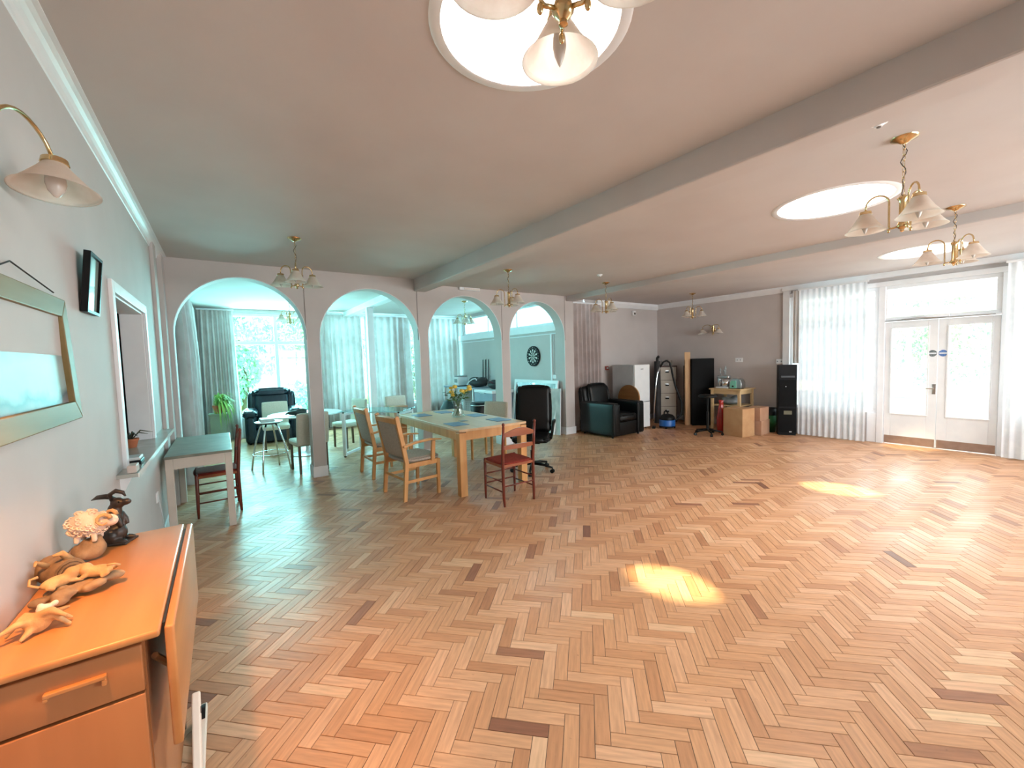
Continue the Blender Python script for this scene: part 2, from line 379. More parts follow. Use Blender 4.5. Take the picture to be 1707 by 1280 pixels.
# --- back wall behind the camera, with windows added to light the room
RW = [(2.4, 5.2), (5.6, 8.4)]
wb = MB().box(XL, XR, YB - .15, YB, 0, .9).box(XL, XR, YB - .15, YB, 2.45, ZL + .1)
xs = [XL] + [x for r in RW for x in r] + [XR]
for i in range(0, len(xs), 2): wb.box(xs[i], xs[i + 1], YB - .15, YB, .9, 2.45)
struct(wb.build('wall_back', wall_m))
def window(name, M, w_, h_, mull=(), trans=(), fw=.06, glass=pane, dep=.07):
    """window in local XZ plane, origin lower-left corner"""
    f = MB().box(0, w_, -dep / 2, dep / 2, 0, fw, M).box(0, w_, -dep / 2, dep / 2, h_ - fw, h_, M).box(0, fw, -dep / 2, dep / 2, fw, h_ - fw, M).box(w_ - fw, w_, -dep / 2, dep / 2, fw, h_ - fw, M)
    xs_ = [fw] + [q for m_ in mull for q in (m_ - fw / 2, m_ + fw / 2)] + [w_ - fw]
    for m_ in mull: f.box(m_ - fw / 2, m_ + fw / 2, -dep / 2, dep / 2, fw, h_ - fw, M)
    for z_ in trans:
        for i in range(0, len(xs_), 2): f.box(xs_[i], xs_[i + 1], -dep / 2, dep / 2, z_ - fw / 2, z_ + fw / 2, M)
    o = struct(f.build(name, trimw, bevel=.004))
    zs = [fw] + [q for m_ in trans for q in (m_ - fw / 2, m_ + fw / 2)] + [h_ - fw]
    for i in range(0, len(xs_), 2):
        for j in range(0, len(zs), 2):
            MB().box(xs_[i] - .005, xs_[i + 1] + .005, -.003, .003, zs[j] - .005, zs[j + 1] + .005, M).build('pane', glass, o)
    return o
for i, (x0, x1) in enumerate(RW): window('window_%d' % (8 + i), T(x0, YB - .07, .9), x1 - x0, 1.55, (.93, 1.87), (1.1,))  # made-up unseen windows that let the added rear light in

# --- arcade
ARCH = [(-.447, 1.0, 2.745), (1.165, 2.66, 2.715), (2.81, 4.25, 2.71), (4.43, 5.8, 2.70)]
aw = MB(); top = ZL + .1; cur = XL
for (x0, x1, zt) in ARCH:
    aw.box(cur, x0, YA0, YA1, 0, top)
    r = (x1 - x0) / 2; cx = (x0 + x1) / 2; zs = zt - r; n = 28
    pr = [(cx - r * math.cos(PI * i / n), zs + r * math.sin(PI * i / n)) for i in range(n + 1)]
    v = []; f = []
    for (x, z) in pr: v += [(x, YA0, z), (x, YA1, z), (x, YA0, top), (x, YA1, top)]
    for i in range(n):
        p, q = 4 * i, 4 * (i + 1)
        f += [(p, q, q + 2, p + 2), (p + 1, p + 3, q + 3, q + 1), (p, p + 1, q + 1, q)]
    aw.add(v, f); cur = x1
aw.box(cur, 6.05, YA0, YA1, 0, top)
arc_o = struct(aw.build('wall_arcade', wall_m, smooth=35))
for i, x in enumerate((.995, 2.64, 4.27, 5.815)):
    MB().box(x - .004, x + .004, YA0 - .004, YA0 + .01, 1.95, 2.84).build('joint_strip', mat('panel_joint_grey', '#8a7f7b', rough=.8), arc_o)  # thin grey strip marking each wall panel joint
sk = MB()
for (x0, x1) in ((.985, 1.18), (2.645, 2.825), (4.235, 4.445), (5.785, 6.065)): sk.box(x0, x1, YA0 - .015, YA1 + .015, 0, .15)
struct(sk.build('baseboard_arcade', trimw, bevel=.004))
# arch linings (pale edge bead of each arch)
for (x0, x1, zt) in ARCH:
    r = (x1 - x0) / 2; cx = (x0 + x1) / 2; zs = zt - r
    pp = [(x0, YA0, .15)] + [(cx - r * math.cos(PI * i / 30), YA0, zs + r * math.sin(PI * i / 30)) for i in range(31)] + [(x1, YA0, .15)]
    MB().tube(pp, .006, 6).build('arch_bead', trimw, arc_o, smooth=True)

# --- alcove wall, window wall, annex walls
struct(MB().box(6.05, XR + .15, 6.605, 6.755, 0, ZC + .1).build('wall_alcove', wall_m))
wr = MB().box(XR, XR + .15, 3.68, 6.605, 0, ZC + .1).box(XR, XR + .15, YB, 3.68, 2.62, ZC + .1).box(XR, XR + .15, YB, -1.6, 0, 2.62)
wr.box(XR, XR + .15, 2.38, 3.60, 0, .5).box(XR, XR + .15, -1.6, .80, 0, .5)
struct(wr.build('wall_right', wall_m))
struct(MB().box(XR - .05, XR + .01, 3.58, 3.70, 0, ZC).build('trim_4', trimw, bevel=.004))
struct(MB().box(XR - .05, XR, .4, 3.58, 2.62, 2.70).box(XR - .09, XR, YB, 3.7, 2.76, ZC).build('trim_5', trimw, bevel=.006))
struct(MB().prism([(XR, 2.74), (XR - .02, 2.74), (XR - .09, 2.82), (XR - .09, ZC), (XR, ZC)], 'y', 3.7, 6.605).build('trim_6', trimw))
struct(MB().prism([(6.605, 2.72), (6.585, 2.72), (6.52, 2.80), (6.52, ZC), (6.605, ZC)], 'x', 6.9, XR).build('trim_7', trimw))
struct(MB().box(XR - .014, XR, 3.7, 6.605, 0, .12).box(7.0, XR, 6.591, 6.605, 0, .12).build('baseboard_right', trimw, bevel=.003))
wf = MB().box(XL, XA, YF, YF + .15, 0, .45).box(XL, XA, YF, YF + .15, 2.8, ZA + .1)
for x0, x1 in ((XL, .2), (1.95, 2.1), (3.9, 4.1), (5.7, XA)): wf.box(x0, x1, YF, YF + .15, .45, 2.8)
struct(wf.build('wall_annex_far', wall_m))
struct(MB().box(XA, XA + .12, YA1, YF, 0, 2.31).box(XA, XA + .12, YA1, YF, 2.80, ZA + .1).box(XA, XA + .12, YA1, 6.75, 2.31, 2.8).box(XA, XA + .12, 10.7, YF, 2.31, 2.8).build('wall_annex_right', wall_m))
struct(MB().box(XA - .03, XA, YA1, 11.0, 2.17, 2.31).box(XA - .02, XA, YA1, 11.0, 2.10, 2.12).build('trim_8', trimw, bevel=.003))
struct(MB().box(XA - .02, XA, 6.80, 6.85, 0, 2.1).build('trim_9', trimw, bevel=.003))
window('window_1', T(.2, YF + .07, .45), 1.75, 2.35, (.88,), (1.68,), .075, pane_c)
window('window_2', T(2.1, YF + .07, .45), 1.8, 2.35, (.9,), (1.68,), .075, pane_c)
window('window_3', T(4.1, YF + .07, .45), 1.6, 2.35, (.8,), (1.68,), .075, pane_c)
window('window_4', T(XA + .06, 6.75, 2.31) @ RZ(PI / 2), 3.95, .49, (1.35, 2.65), (), .045, pane_c)

# --- ceilings with round skylights
SKY = [(1.09, 1.37, ZL, .355), (4.36, 1.40, ZC, .40), (7.60, 1.45, ZC, .40)]
def ceiling(name, x0, x1, y0, y1, z, hole):
    cx, cy, _, r = hole; n = 48; v = []; f = []
    ring = [(cx + r * math.cos(2 * PI * i / n), cy + r * math.sin(2 * PI * i / n)) for i in range(n)]
    outer = []
    for (x, y) in ring:
        dx, dy = x - cx, y - cy; ts = []
        if dx > 1e-9: ts.append((x1 - cx) / dx)
        if dx < -1e-9: ts.append((x0 - cx) / dx)
        if dy > 1e-9: ts.append((y1 - cy) / dy)
        if dy < -1e-9: ts.append((y0 - cy) / dy)
        t = min(ts); outer.append([cx + dx * t, cy + dy * t])
    for c in ((x0, y0), (x0, y1), (x1, y0), (x1, y1)):
        k = min(range(n), key=lambda i: math.dist(outer[i], c)); outer[k] = list(c)
    for i in range(n): v += [(*ring[i], z), (*outer[i], z), (*ring[i], z + .70), (*outer[i], z + .12)]
    for i in range(n):
        a_, b_ = 4 * i, 4 * ((i + 1) % n)
        f += [(a_, a_ + 1, b_ + 1, b_), (a_, b_, b_ + 2, a_ + 2), (a_ + 1, a_ + 3, b_ + 3, b_ + 1), (a_ + 2, b_ + 2, b_ + 3, a_ + 3)]
    return struct(MB().add(v, f).build(name, ceil_m, smooth=40))
ceiling('ceiling_left_bay', XL - .15, 2.68, YB, YA1, ZL, SKY[0])
ceiling('ceiling_middle_bay', 2.68, 5.95, YB, YA1, ZC, SKY[1])
ceiling('ceiling_window_bay', 5.95, XR + .15, YB, 6.70, ZC, SKY[2])
struct(MB().box(XL - .15, XA + .12, YA1, YF + .15, ZA, ZA + .1).build('ceiling_annex', ceil_m))
for i, (x0, x1, z) in enumerate(((2.60, 2.80, 2.725), (5.86, 6.05, 2.75))):
    struct(MB().box(x0, x1, YB, YA0, z, ZL + .05).build('trim_%d' % (10 + i), ceil_m, bevel=.012))
struct(MB().box(2.55, 2.72, YA1, YF, 2.76, ZA).build('trim_12', trimw, bevel=.006))
struct(MB().box(2.55, 2.68, 8.88, 9.01, 0, 2.76).build('trim_13', trimw, bevel=.006))
for i, (cx, cy, z, r) in enumerate(SKY):
    t = thing('skylight', ('round skylight nearest the camera, half hidden by a hanging lamp', 'round skylight in the ceiling between the two beams', 'round skylight nearest the white double doors')[i], 'skylight', (cx, cy, z), group='round ceiling skylights')
    MB().shell([(r, -.004), (r + .035, -.006), (r + .045, 0)], 48).build('rim', trimw, t, smooth=True)
    MB().shell([(r + .02, .70), (r * .9, .80), (r * .6, .87), (r * .3, .90), (.001, .91)], 40).build('dome', opal if i == 2 else pane, t, smooth=True)

# ------------------------------------------------------------------ window wall: double doors, side windows, transom
X0 = XR + .03                                            # glazing plane
MW = T(X0, 0, 0) @ RZ(PI / 2)                            # local x -> world y, local y -> -x
window('window_5', T(X0, 2.25, .5) @ RZ(PI / 2), 1.35, 2.12, (.46,), (1.53,), .06)
window('window_6', T(X0, -1.6, .5) @ RZ(PI / 2), 2.44, 2.12, (.8, 1.6), (1.53,), .06)
window('window_7', T(X0, .90, 2.05) @ RZ(PI / 2), 1.30, .57, (), (), .055)
struct(MB().box(XR - .03, XR + .11, 2.165, 2.25, 0, 2.62).box(XR - .03, XR + .11, .81, .90, 0, 2.62).box(XR - .03, XR + .11, .90, 2.165, 2.035, 2.06).box(XR - .02, XR + .1, 2.25, 2.38, 0, .5).build('trim_14', trimw, bevel=.005))
def door(n, y0, y1, inner):
    """door leaf between y0 and y1; inner = y of the meeting edge"""
    xa, xb = XR + .0, XR + .042; gs = .085; go = .135; b = MB()
    gi0 = y0 + (gs if inner != y0 else .115); gi1 = y1 - (gs if inner != y1 else .115)
    z0, z1 = .52, 1.92
    b.box(xa, xb, y0, gi0, .012, 2.03).box(xa, xb, gi1, y1, .012, 2.03).box(xa, xb, gi0, gi1, .012, z0).box(xa, xb, gi0, gi1, z1, 2.03)
    b.box(xa - .012, xa, gi0 - .02, gi1 + .02, z0 - .02, z0).box(xa - .012, xa, gi0 - .02, gi1 + .02, z1, z1 + .02).box(xa - .012, xa, gi0 - .02, gi0, z0, z1).box(xa - .012, xa, gi1, gi1 + .02, z0, z1)
    o = struct(b.build('door_%d' % n, trimw, bevel=.004))
    B(xa + .018, xa + .024, gi0 - .005, gi1 + .005, z0 - .005, z1 + .005).build('pane', pane, o)
    B(xa - .004, xa, y0 + .01, y1 - .01, .02, .145).build('kick_plate', kick_m, o, bevel=.001)
    return o
dl = door(3, 1.535, 2.16, 1.535); dr = door(4, .905, 1.53, 1.53)
MB().box(XR - .02, XR, 1.50, 1.56, .012, .02).build('flush_bolt', steel, dl)
sgn = {'sign_b': mat('sign_blue', '#2f6cb8', rough=.4), 'sign_g': mat('sign_grey', '#4d5a5c', rough=.4)}
def sign(parent, y, m):
    o = MB().cyl((XR - .004, y, 1.50), (XR, y, 1.50), .05, n=28).build('fire_door_sign', m, parent, smooth=35)
    B(XR - .0055, XR - .004, y - .045, y + .045, 1.487, 1.513).build('band', mat('sign_white', '#dfe7ee', rough=.5), o)
    for t_, z in (('Fire door', 1.531), ('keep shut', 1.472)): text('lettering', t_, .018, T(XR - .0045, y, z) @ Matrix(((0, 0, -1, 0), (-1, 0, 0, 0), (0, 1, 0, 0), (0, 0, 0, 1))), mat('sign_white', '#dfe7ee'), o)
sign(dl, 1.592, sgn['sign_g']); sign(dr, 1.475, sgn['sign_b'])
lk = MB().box(XR - .008, XR, 1.545, 1.585, .86, 1.02).build('lock_plate', steel, dl, bevel=.002)
MB().cyl((XR - .05, 1.565, .95), (XR - .008, 1.565, .95), .011).cyl((XR - .05, 1.565, .95), (XR - .05, 1.65, .95), .009).build('lever_handle', chrome, lk, smooth=40)
t = thing('door_closer', 'metal overhead door closer arm at the head of the double doors', 'door closer', (XR, 1.55, 2.06))
MB().rbox(-.055, -.03, -.14, .14, -.005, .04, .006).build('body', trimw, t)
MB().tube([(-.07, .0, -.01), (-.11, .22, .005), (-.075, .40, -.005)], .006, 6).build('arm', steel, t)
MB().box(-.075, -.03, -.6, .6, -.022, -.010).build('rail', steel, t)

# ------------------------------------------------------------------ curtains
def curtain(name, label, cat, p0, p1, z0, z1, folds, amp, m, seed, flare=0, group=None, track=True, head=.05):
    rr = random.Random(seed); p0 = Vector((*p0, 0)); p1 = Vector((*p1, 0)); d = (p1 - p0); L = d.length; d.normalize(); nrm = Vector((-d.y, d.x, 0))
    nx, nz = folds * 8, 14; ph = [rr.uniform(-.6, .6) for _ in range(folds + 2)]; am = [rr.uniform(.55, 1.25) for _ in range(folds + 2)]
    dr_ = [rr.uniform(-.35, .35) for _ in range(folds + 2)]
    v = []; f = []
    for j in range(nz + 1):
        tz = j / nz; z = z1 + (z0 - z1) * tz
        for i in range(nx + 1):
            s = i / nx; k = s * folds; kk = int(k); fr_ = k - kk
            lerp = lambda a_: a_[kk] * (1 - fr_) + a_[kk + 1] * fr_
            w_ = math.sin(2 * PI * k + lerp(ph) + lerp(dr_) * tz * 2) ; w_ = math.copysign(abs(w_) ** .8, w_)
            a_ = amp * lerp(am) * (.45 + .55 * min(1, tz * 3))
            along = s * L + flare * tz * (s - .5) * L + .25 * amp * math.sin(4 * PI * k + 1) * tz
            p = p0 + d * along + nrm * (w_ * a_); v.append((p.x, p.y, z))
    for j in range(nz):
        for i in range(nx):
            a_ = j * (nx + 1) + i; f.append((a_, a_ + 1, a_ + nx + 2, a_ + nx + 1))
    t = thing(name, label, cat, (0, 0, 0), group=group)
    MB().add(v, f).build('cloth', m, t, smooth=True, fixn=False)
    if track:
        q = p1 - p0; a_ = math.atan2(q.y, q.x)
        MB().box(-.02, L + .02, -.014, .014, z1, z1 + .03, T(p0.x, p0.y, 0) @ RZ(a_)).build('track', trimw, t, bevel=.003)
    return t
g = 'patterned curtains in the room behind the arches'
curtain('curtain', 'long grey damask curtain along the left wall beyond the first arch', 'curtain', (-.41, 7.0), (-.41, 10.8), .03, 2.79, 12, .08, drape, 1, group=g)
curtain('curtain', 'grey damask curtain at the left edge of the garden window, behind the plant', 'curtain', (-.35, 10.93), (.27, 10.93), .03, 2.82, 7, .05, drape, 2, .12, group=g)
curtain('curtain', 'closed grey curtain left of the white post, behind the glass desk', 'curtain', (1.93, 10.93), (2.98, 10.93), .03, 2.80, 7, .07, drape, 3, group=g)
curtain('curtain', 'closed grey curtain right of the white post, behind the second arch', 'curtain', (3.05, 10.93), (4.28, 10.93), .03, 2.80, 7, .07, drape, 4, group=g)
curtain('curtain', 'closed grey curtain in the far corner seen through the third arch', 'curtain', (4.36, 10.93), (5.68, 10.93), .03, 2.80, 8, .07, drape, 5, group=g)
curtain('curtain', 'pinkish damask curtain behind the black leather armchair', 'curtain', (6.17, 6.52), (6.98, 6.52), .03, 2.74, 7, .05, drape, 6)
curtain('net_curtain', 'long white net curtain left of the double doors', 'net curtain', (8.93, 3.36), (8.93, 2.36), .02, 2.72, 11, .02, net, 7, group='white net curtains')
curtain('net_curtain', 'white net curtain at the right edge, right of the double doors', 'net curtain', (8.93, .84), (8.93, -1.5), .02, 2.72, 22, .02, net, 8, group='white net curtains')
curtain('side_curtain', 'narrow white gathered curtain hanging beside the black tower heater', 'curtain', (9.02, 3.50), (9.02, 3.38), 1.36, 2.74, 2, .02, mat('white_cloth', '#e8e4e0', rough=.9), 9, track=False)

# ------------------------------------------------------------------ outside
lawn = mat('lawn', '#6f9a4c', '#8fb866', scale=3, rough=.9)
struct(MB().box(-14, 26, YF + .15, 30, -.4, -.15).build('ground_garden', lawn))
struct(MB().box(XR + .15, 26, -14, YF + .15, -.3, -.03).build('ground_porch', mat('pale_paving', '#dcd8d0', '#e6e2da', scale=3, rough=.8)))
foliage_m = mat('foliage', '#9fd6bd', '#d8efd6', scale=1.4, rough=.6)
bark = mat('bark', '#6b5a4a', '#857463', scale=8, rough=.9)
def shrub(label, x, y, h, rad, n, seed, cat='tree', trunk=True):
    rr = random.Random(seed); t = thing('garden_tree', label, cat, (x, y, -.15), group='trees and shrubs in the garden')
    v = []; f = []
    lobes = [(rr.uniform(-.6, .6) * rad, rr.uniform(-.4, .4) * rad, rr.uniform(.25, .9) * h, rr.uniform(.35, .6) * rad) for _ in range(9)]
    for i in range(n):
        lx, ly, lz, lr = rr.choice(lobes); a_ = rr.uniform(0, 2 * PI); b_ = math.acos(rr.uniform(-1, 1)); q = lr * rr.uniform(.75, 1.05)
        c = Vector((lx + q * math.sin(b_) * math.cos(a_), ly + q * math.sin(b_) * math.sin(a_), max(.1, lz + q * math.cos(b_))))
        R_ = Euler((rr.uniform(0, 6.3), rr.uniform(0, 6.3), rr.uniform(0, 6.3))).to_matrix(); s = rr.uniform(.05, .10); k = len(v)
        for p in ((-1, 0, 0), (0, -.45, .08), (1, 0, 0), (0, .45, .08)): v.append(c + R_ @ Vector(p) * s)
        f.append((k, k + 1, k + 2, k + 3))
    MB().add(v, f).build('foliage', foliage_m, t, fixn=False)
    if trunk:
        MB().tube([(0, 0, 0), (.05, .03, h * .3), (-.05, 0, h * .6)], [.12, .08, .03], 8).build('trunk', bark, t, smooth=True)
shrub('leafy tree straight outside the garden window', .5, 14.3, 4.2, 1.5, 5000, 1)
shrub('tree right of centre outside the garden window', 3.3, 17.6, 4.8, 1.8, 5000, 2)
shrub('tree at the left outside the garden window', -2.4, 17.0, 4.4, 1.6, 3500, 3)
shrub('low shrub under the garden window, behind the blue armchair', 1.9, 12.4, 1.2, .6, 1800, 4, 'shrub', False)
shrub('tree outside the curtained windows behind the third arch', 5.6, 14.2, 4.2, 1.7, 3000, 5)
shrub('tree beyond the porch, seen through the double doors', 16.5, 2.6, 3.6, 1.7, 3500, 6, 'tree', False)
shrub('bushy tree beyond the porch, right of the doors', 15.5, -1.2, 3.2, 1.5, 3000, 7, 'tree', False)
# porch: low outer wall, posts, roof with downlights
struct(MB().box(12.4, 12.5, -4, 7, -.03, .5).build('wall_porch', trimw))
po = MB().box(12.38, 12.52, -4, 7, .5, .56).box(12.38, 12.52, -4, 7, 2.3, 2.45)
for y in (-3.5, -2, -.5, 1.05, 2.55, 4.1, 5.6): po.box(12.4, 12.5, y - .04, y + .04, .56, 2.3)
struct(po.build('trim_15', trimw))
pr_ = struct(MB().box(XR + .15, 12.6, -4, 7, 2.62, 2.70).build('ceiling_porch', trimw))
struct(MB().box(10.7, 10.82, -4, 7, 2.54, 2.62).build('trim_16', trimw))
for i, (x, y) in enumerate(((10.1, 1.05), (9.8, .9), (10.0, 2.1))):
    t = thing('porch_downlight', ('recessed downlight in the porch ceiling nearest the transom corner', 'recessed downlight in the porch ceiling, second from the right', 'recessed porch downlight above the left door')[i], 'ceiling light', (x, y, 2.62), group='porch downlights')
    MB().shell([(.05, -.004), (.038, -.006), (.034, 0)], 20).build('ring', steel, t, smooth=True); MB().lathe([(.001, -.001), (.034, -.001)], 20).build('lens', white_sat, t)

# ------------------------------------------------------------------ hanging lamps (three arms each)
def make_pendant(drop):
    t = thing('pendant_lamp', 'x', 'ceiling lamp', group='three-arm brass ceiling lamps')
    MB().lathe([(.001, -.035), (.018, -.033), (.03, -.022), (.062, -.010), (.066, 0)], 24).build('ceiling_rose', brass, t, smooth=50)
    ch = MB(); zt = -.035; zb = -drop; n = int((zt - zb) / .03)
    for i in range(n):
        z = zt - (i + .5) * (zt - zb) / n; h = .021; pl = 'xz' if i % 2 else 'yz'
        pts = []
        for k in range(10):
            a_ = 2 * PI * k / 10; q = .0075 * math.cos(a_); s = h * math.sin(a_); pts.append((q, 0, z + s) if i % 2 else (0, q, z + s))
        ch.tube(pts, .0017, 5, closed=True)
    ch.build('chain', brass, t, smooth=True)
    MB().tube([(.012 * math.sin(i * .9), .010 * math.cos(i * 1.3), zt + (zb - zt) * i / 14) for i in range(15)], .0028, 5).build('flex_cord', mat('brown_flex', '#57493c', rough=.6), t, smooth=True)
    z = -drop
    MB().lathe([(.001, 0), (.012, -.004), (.028, -.02), (.020, -.034), (.017, -.05), (.018, -.16), (.023, -.175), (.026, -.187), (.018, -.198), (.009, -.206), (.011, -.216), (.001, -.222)], 18, T(0, 0, z)).build('column', brass, t, smooth=50)
    for k in range(3):
        M = RZ(2 * PI * k / 3)
        pts = [(.02, 0, z - .185), (.05, 0, z - .19), (.06, 0, z - .18), (.062, 0, z - .05)] + arc((.117, 0, z - .03), .055, PI, .05, 9) + [(.174, 0, z - .055)]
        a_ = MB().tube(pts, .0055, 8, M=M).ell((.062, 0, z - .20), (.008, .008, .014), 10, 6, M).build('arm', brass, t, smooth=True)
        S = M @ T(.174, 0, z - .06)
        MB().lathe([(.010, .008), (.030, .004), (.033, -.012), (.026, -.014)], 18, S).build('shade_cap', brass, a_, smooth=50)
        MB().shell([(.028, -.010), (.040, -.03), (.066, -.075), (.090, -.108), (.104, -.120), (.101, -.118), (.086, -.104), (.062, -.072), (.036, -.03), (.026, -.012)], 28, S).build('shade', frost, a_, smooth=True)
        MB().lathe([(.012, -.012), (.012, -.035), (.017, -.06), (.0185, -.08), (.014, -.105), (.006, -.125), (.001, -.135)], 14, S).build('bulb', mat('bulb_glass', '#cfcac6', rough=.2), a_, smooth=True)
    return t
P1 = make_pendant(.33); P2 = make_pendant(.30)
first = {1: P1, 2: P2}
used = set()
def pendant(kind, loc, rz, label):
    p = first[kind]
    if kind in used: return dup(p, loc, rz, label)
    used.add(kind); p.location = loc; p.rotation_euler = (0, 0, rz); p['label'] = label; return p
pendant(1, (.70, .755, ZL), math.radians(51), 'brass lamp with glass shades hanging in front of the nearest skylight')
pendant(1, (3.42, .745, ZC), math.radians(-25), 'large-looking three-arm brass lamp at right, beside the middle skylight')
pendant(2, (5.50, .84, ZC), math.radians(-10), 'three-arm lamp in front of the double doors, below the smaller skylight')
pendant(2, (.70, 4.90, ZL), math.radians(20), 'three-arm lamp hanging in front of the pillar between first and second arch')
pendant(2, (3.38, 4.88, ZC), math.radians(40), 'three-arm lamp hanging between the third and fourth arch')
pendant(2, (5.44, 4.95, ZC), math.radians(15), 'three-arm lamp in front of the pinkish curtain')
pendant(2, (8.10, 5.0, ZC), math.radians(50), 'smallest-looking three-arm lamp before the blank grey corner wall')
pendant(2, (1.10, 8.75, ZA), math.radians(-30), 'three-arm lamp in front of the garden window through the first arch')
pendant(2, (4.40, 8.05, ZA), math.radians(10), 'three-arm lamp behind the third arch, before the far curtain')

def wall_lamp(label, M, arms=(1, -1), lit=False):
    t = thing('wall_lamp', label, 'wall lamp', M.to_translation()); t.rotation_euler = M.to_euler()
    # local: y out of wall, x along wall
    MB().tube([(0, .012, -.10), (0, .012, .10)], [.02, .02], 12).lathe([(.05, 0), (.045, .012), (.02, .02), (.001, .022)], 20, Matrix.Rotation(-PI / 2, 4, 'X')).build('back_plate', brass, t, smooth=50)
    MB().tube([(0, .022, -.10), (0, .03, -.12), (0, .03, -.135)], [.006, .008, .003], 8).build('finial', brass, t, smooth=True)
    for s in arms:
        pts = [(0, .02, .02), (s * .012, .05, .045)] + [(s * (.012 + .09 * (1 - math.cos(a_))), .05 + .07 * (a_ / PI), .045 + .065 * math.sin(a_)) for a_ in [PI * i / 10 for i in range(1, 10)]] + [(s * .19, .125, .02)]
        a = MB().tube(pts, .006, 8).build('arm', brass, t, smooth=True)
        S = T(s * .192, .128, .015) @ Matrix.Rotation(s * .12, 4, 'Y')
        MB().lathe([(.010, .008), (.032, .004), (.035, -.012), (.026, -.014)], 18, S).build('shade_cap', brass, a, smooth=50)
        MB().shell([(.028, -.010), (.042, -.03), (.070, -.065), (.094, -.092), (.108, -.102), (.105, -.100), (.090, -.088), (.066, -.062), (.038, -.03), (.026, -.012)], 32, S).build('shade', frost, a, smooth=True)
        MB().lathe([(.012, -.012), (.014, -.03), (.024, -.055), (.026, -.075), (.020, -.10), (.008, -.118), (.001, -.122)], 16, S).build('bulb', mat('added_lit_bulb', '#ffb060', emit=4) if lit else mat('bulb_glass', '#cfcac6', rough=.2), a, smooth=True)
        if lit:
            d = bpy.data.lights.new('added_warm_spot', 'SPOT'); d.energy = 125; d.color = (1, .44, .13); d.shadow_soft_size = .04; d.spot_size = math.radians(66); d.spot_blend = .7  # warm spot of the added lamp, puts the orange pool on the table
            l = bpy.data.objects.new('added_warm_spot', d); COL.objects.link(l); l.parent = t; l.location = (s * .20, .135, -.14); l.rotation_euler = (math.radians(2), math.radians(21), 0)
    return t
wall_lamp('brass wall lamp with frosted glass shades above the gold-framed picture', T(XL, 1.79, 2.27) @ RZ(-PI / 2), (-1,))
wall_lamp('added unseen brass wall lamp giving the drop-leaf table its warm light', T(XL, .95, 2.27) @ RZ(-PI / 2), (-1,), True)  # lamp added out of view for the orange light, real source unknown
wall_lamp('small brass wall lamp on the grey wall above the black cabinet', T(XR, 5.13, 2.13) @ RZ(PI / 2))

# ceiling fittings
def sensor(label, x, y, z=ZC):
    t = thing('ceiling_sensor', label, 'sensor', (x, y, z), group='ceiling detectors')
    MB().lathe([(.001, -.028), (.018, -.026), (.024, -.014), (.04, -.010), (.042, 0)], 20).build('housing', trimw, t, smooth=40)
    MB().lathe([(.001, -.034), (.010, -.032), (.012, -.026)], 12).build('sensor_eye', mat('grey_eye', '#6e655f', rough=.5), t, smooth=40)
sensor('small ceiling detector just right of the long beam', 2.93, 1.71); sensor('small ceiling detector above the large hanging lamp at right', 3.06, .775)
sensor('ceiling detector above the lamp near the pinkish curtain', 4.84, 4.52)
t = thing('emergency_light', 'slim white emergency light above the third arch', 'light fitting', (3.60, YA0, 2.83))
MB().rbox(-.20, .20, -.05, 0, -.028, .028, .01).build('body', trimw, t); MB().rbox(-.12, .19, -.062, -.05, -.02, .012, .005).build('diffuser', mat('pale_diffuser', '#e3dcd6', rough=.3), t)
t = thing('alarm_sensor', 'white alarm sensor high on the wall near the corner', 'sensor', (8.19, 6.605, 2.62))
MB().rbox(-.05, .05, -.06, 0, -.06, .05, .015).build('body', trimw, t); MB().ell((0, -.06, -.02), (.03, .015, .03)).build('sensor_eye', mat('grey_eye', '#6e655f'), t, smooth=True)

# ------------------------------------------------------------------ furniture builders (local +y = forward)
def wood_armchair(label, loc, rz):
    t = thing('wooden_armchair', label, 'armchair', loc, rz, 'beech armchairs at the dining table')
    for s in (-1, 1):
        MB().prism([(-.27, 0), (-.225, 0), (-.185, .44), (-.215, .62), (-.285, .985), (-.30, 1.0), (-.335, .985), (-.265, .62), (-.235, .44)], 'x', s * .26 - .018, s * .26 + .018).build('leg', pine, t, bevel=.006)
        MB().prism([(.185, 0), (.22, 0), (.23, .43), (.185, .43)], 'x', s * .255 - .019, s * .255 + .019).build('leg', pine, t, bevel=.005)
        MB().prism([(-.25, .625), (-.10, .655), (.12, .668), (.24, .655), (.25, .668), (.10, .692), (-.10, .682), (-.26, .65)], 'x', s * .275 - .026, s * .275 + .026).build('armrest', pine, t, bevel=.006)
        MB().prism([(.10, .42), (.15, .42), (.165, .66), (.12, .66)], 'x', s * .272 - .017, s * .272 + .017).build('arm_support', pine, t, bevel=.004)
        MB().box(s * .255 - .011, s * .255 + .011, -.235, .2, .20, .235).build('stretcher', pine, t, bevel=.003)
        MB().box(s * .255 - .014, s * .255 + .014, -.21, .2, .375, .43).build('seat_rail', pine, t, bevel=.003)
    MB().box(-.24, .24, .195, .222, .375, .43).build('seat_rail', pine, t, bevel=.003)
    MB().box(-.24, .24, -.235, -.215, .23, .26).build('stretcher', pine, t, bevel=.003)
    MB().rbox(-.245, .245, -.20, .235, .425, .485, .025, puff=.12).build('seat', beige_fab, t, smooth=True)
    M = T(0, -.205, .50) @ Matrix.Rotation(.21, 4, 'X')
    MB().rbox(-.235, .235, -.03, .025, 0, .42, .02, M=M, puff=.06).build('backrest', beige_fab, t, smooth=True)
    MB().rbox(-.25, .25, -.03, .02, .41, .485, .014, M=M).build('top_rail', pine, t, smooth=50)
    return t
wood_armchair('beech armchair at the near left side of the dining table', (1.855, 4.86, 0), math.radians(-83))
wood_armchair('beech armchair further from the camera, beside the glass desk', (1.87, 6.02, 0), math.radians(-88))

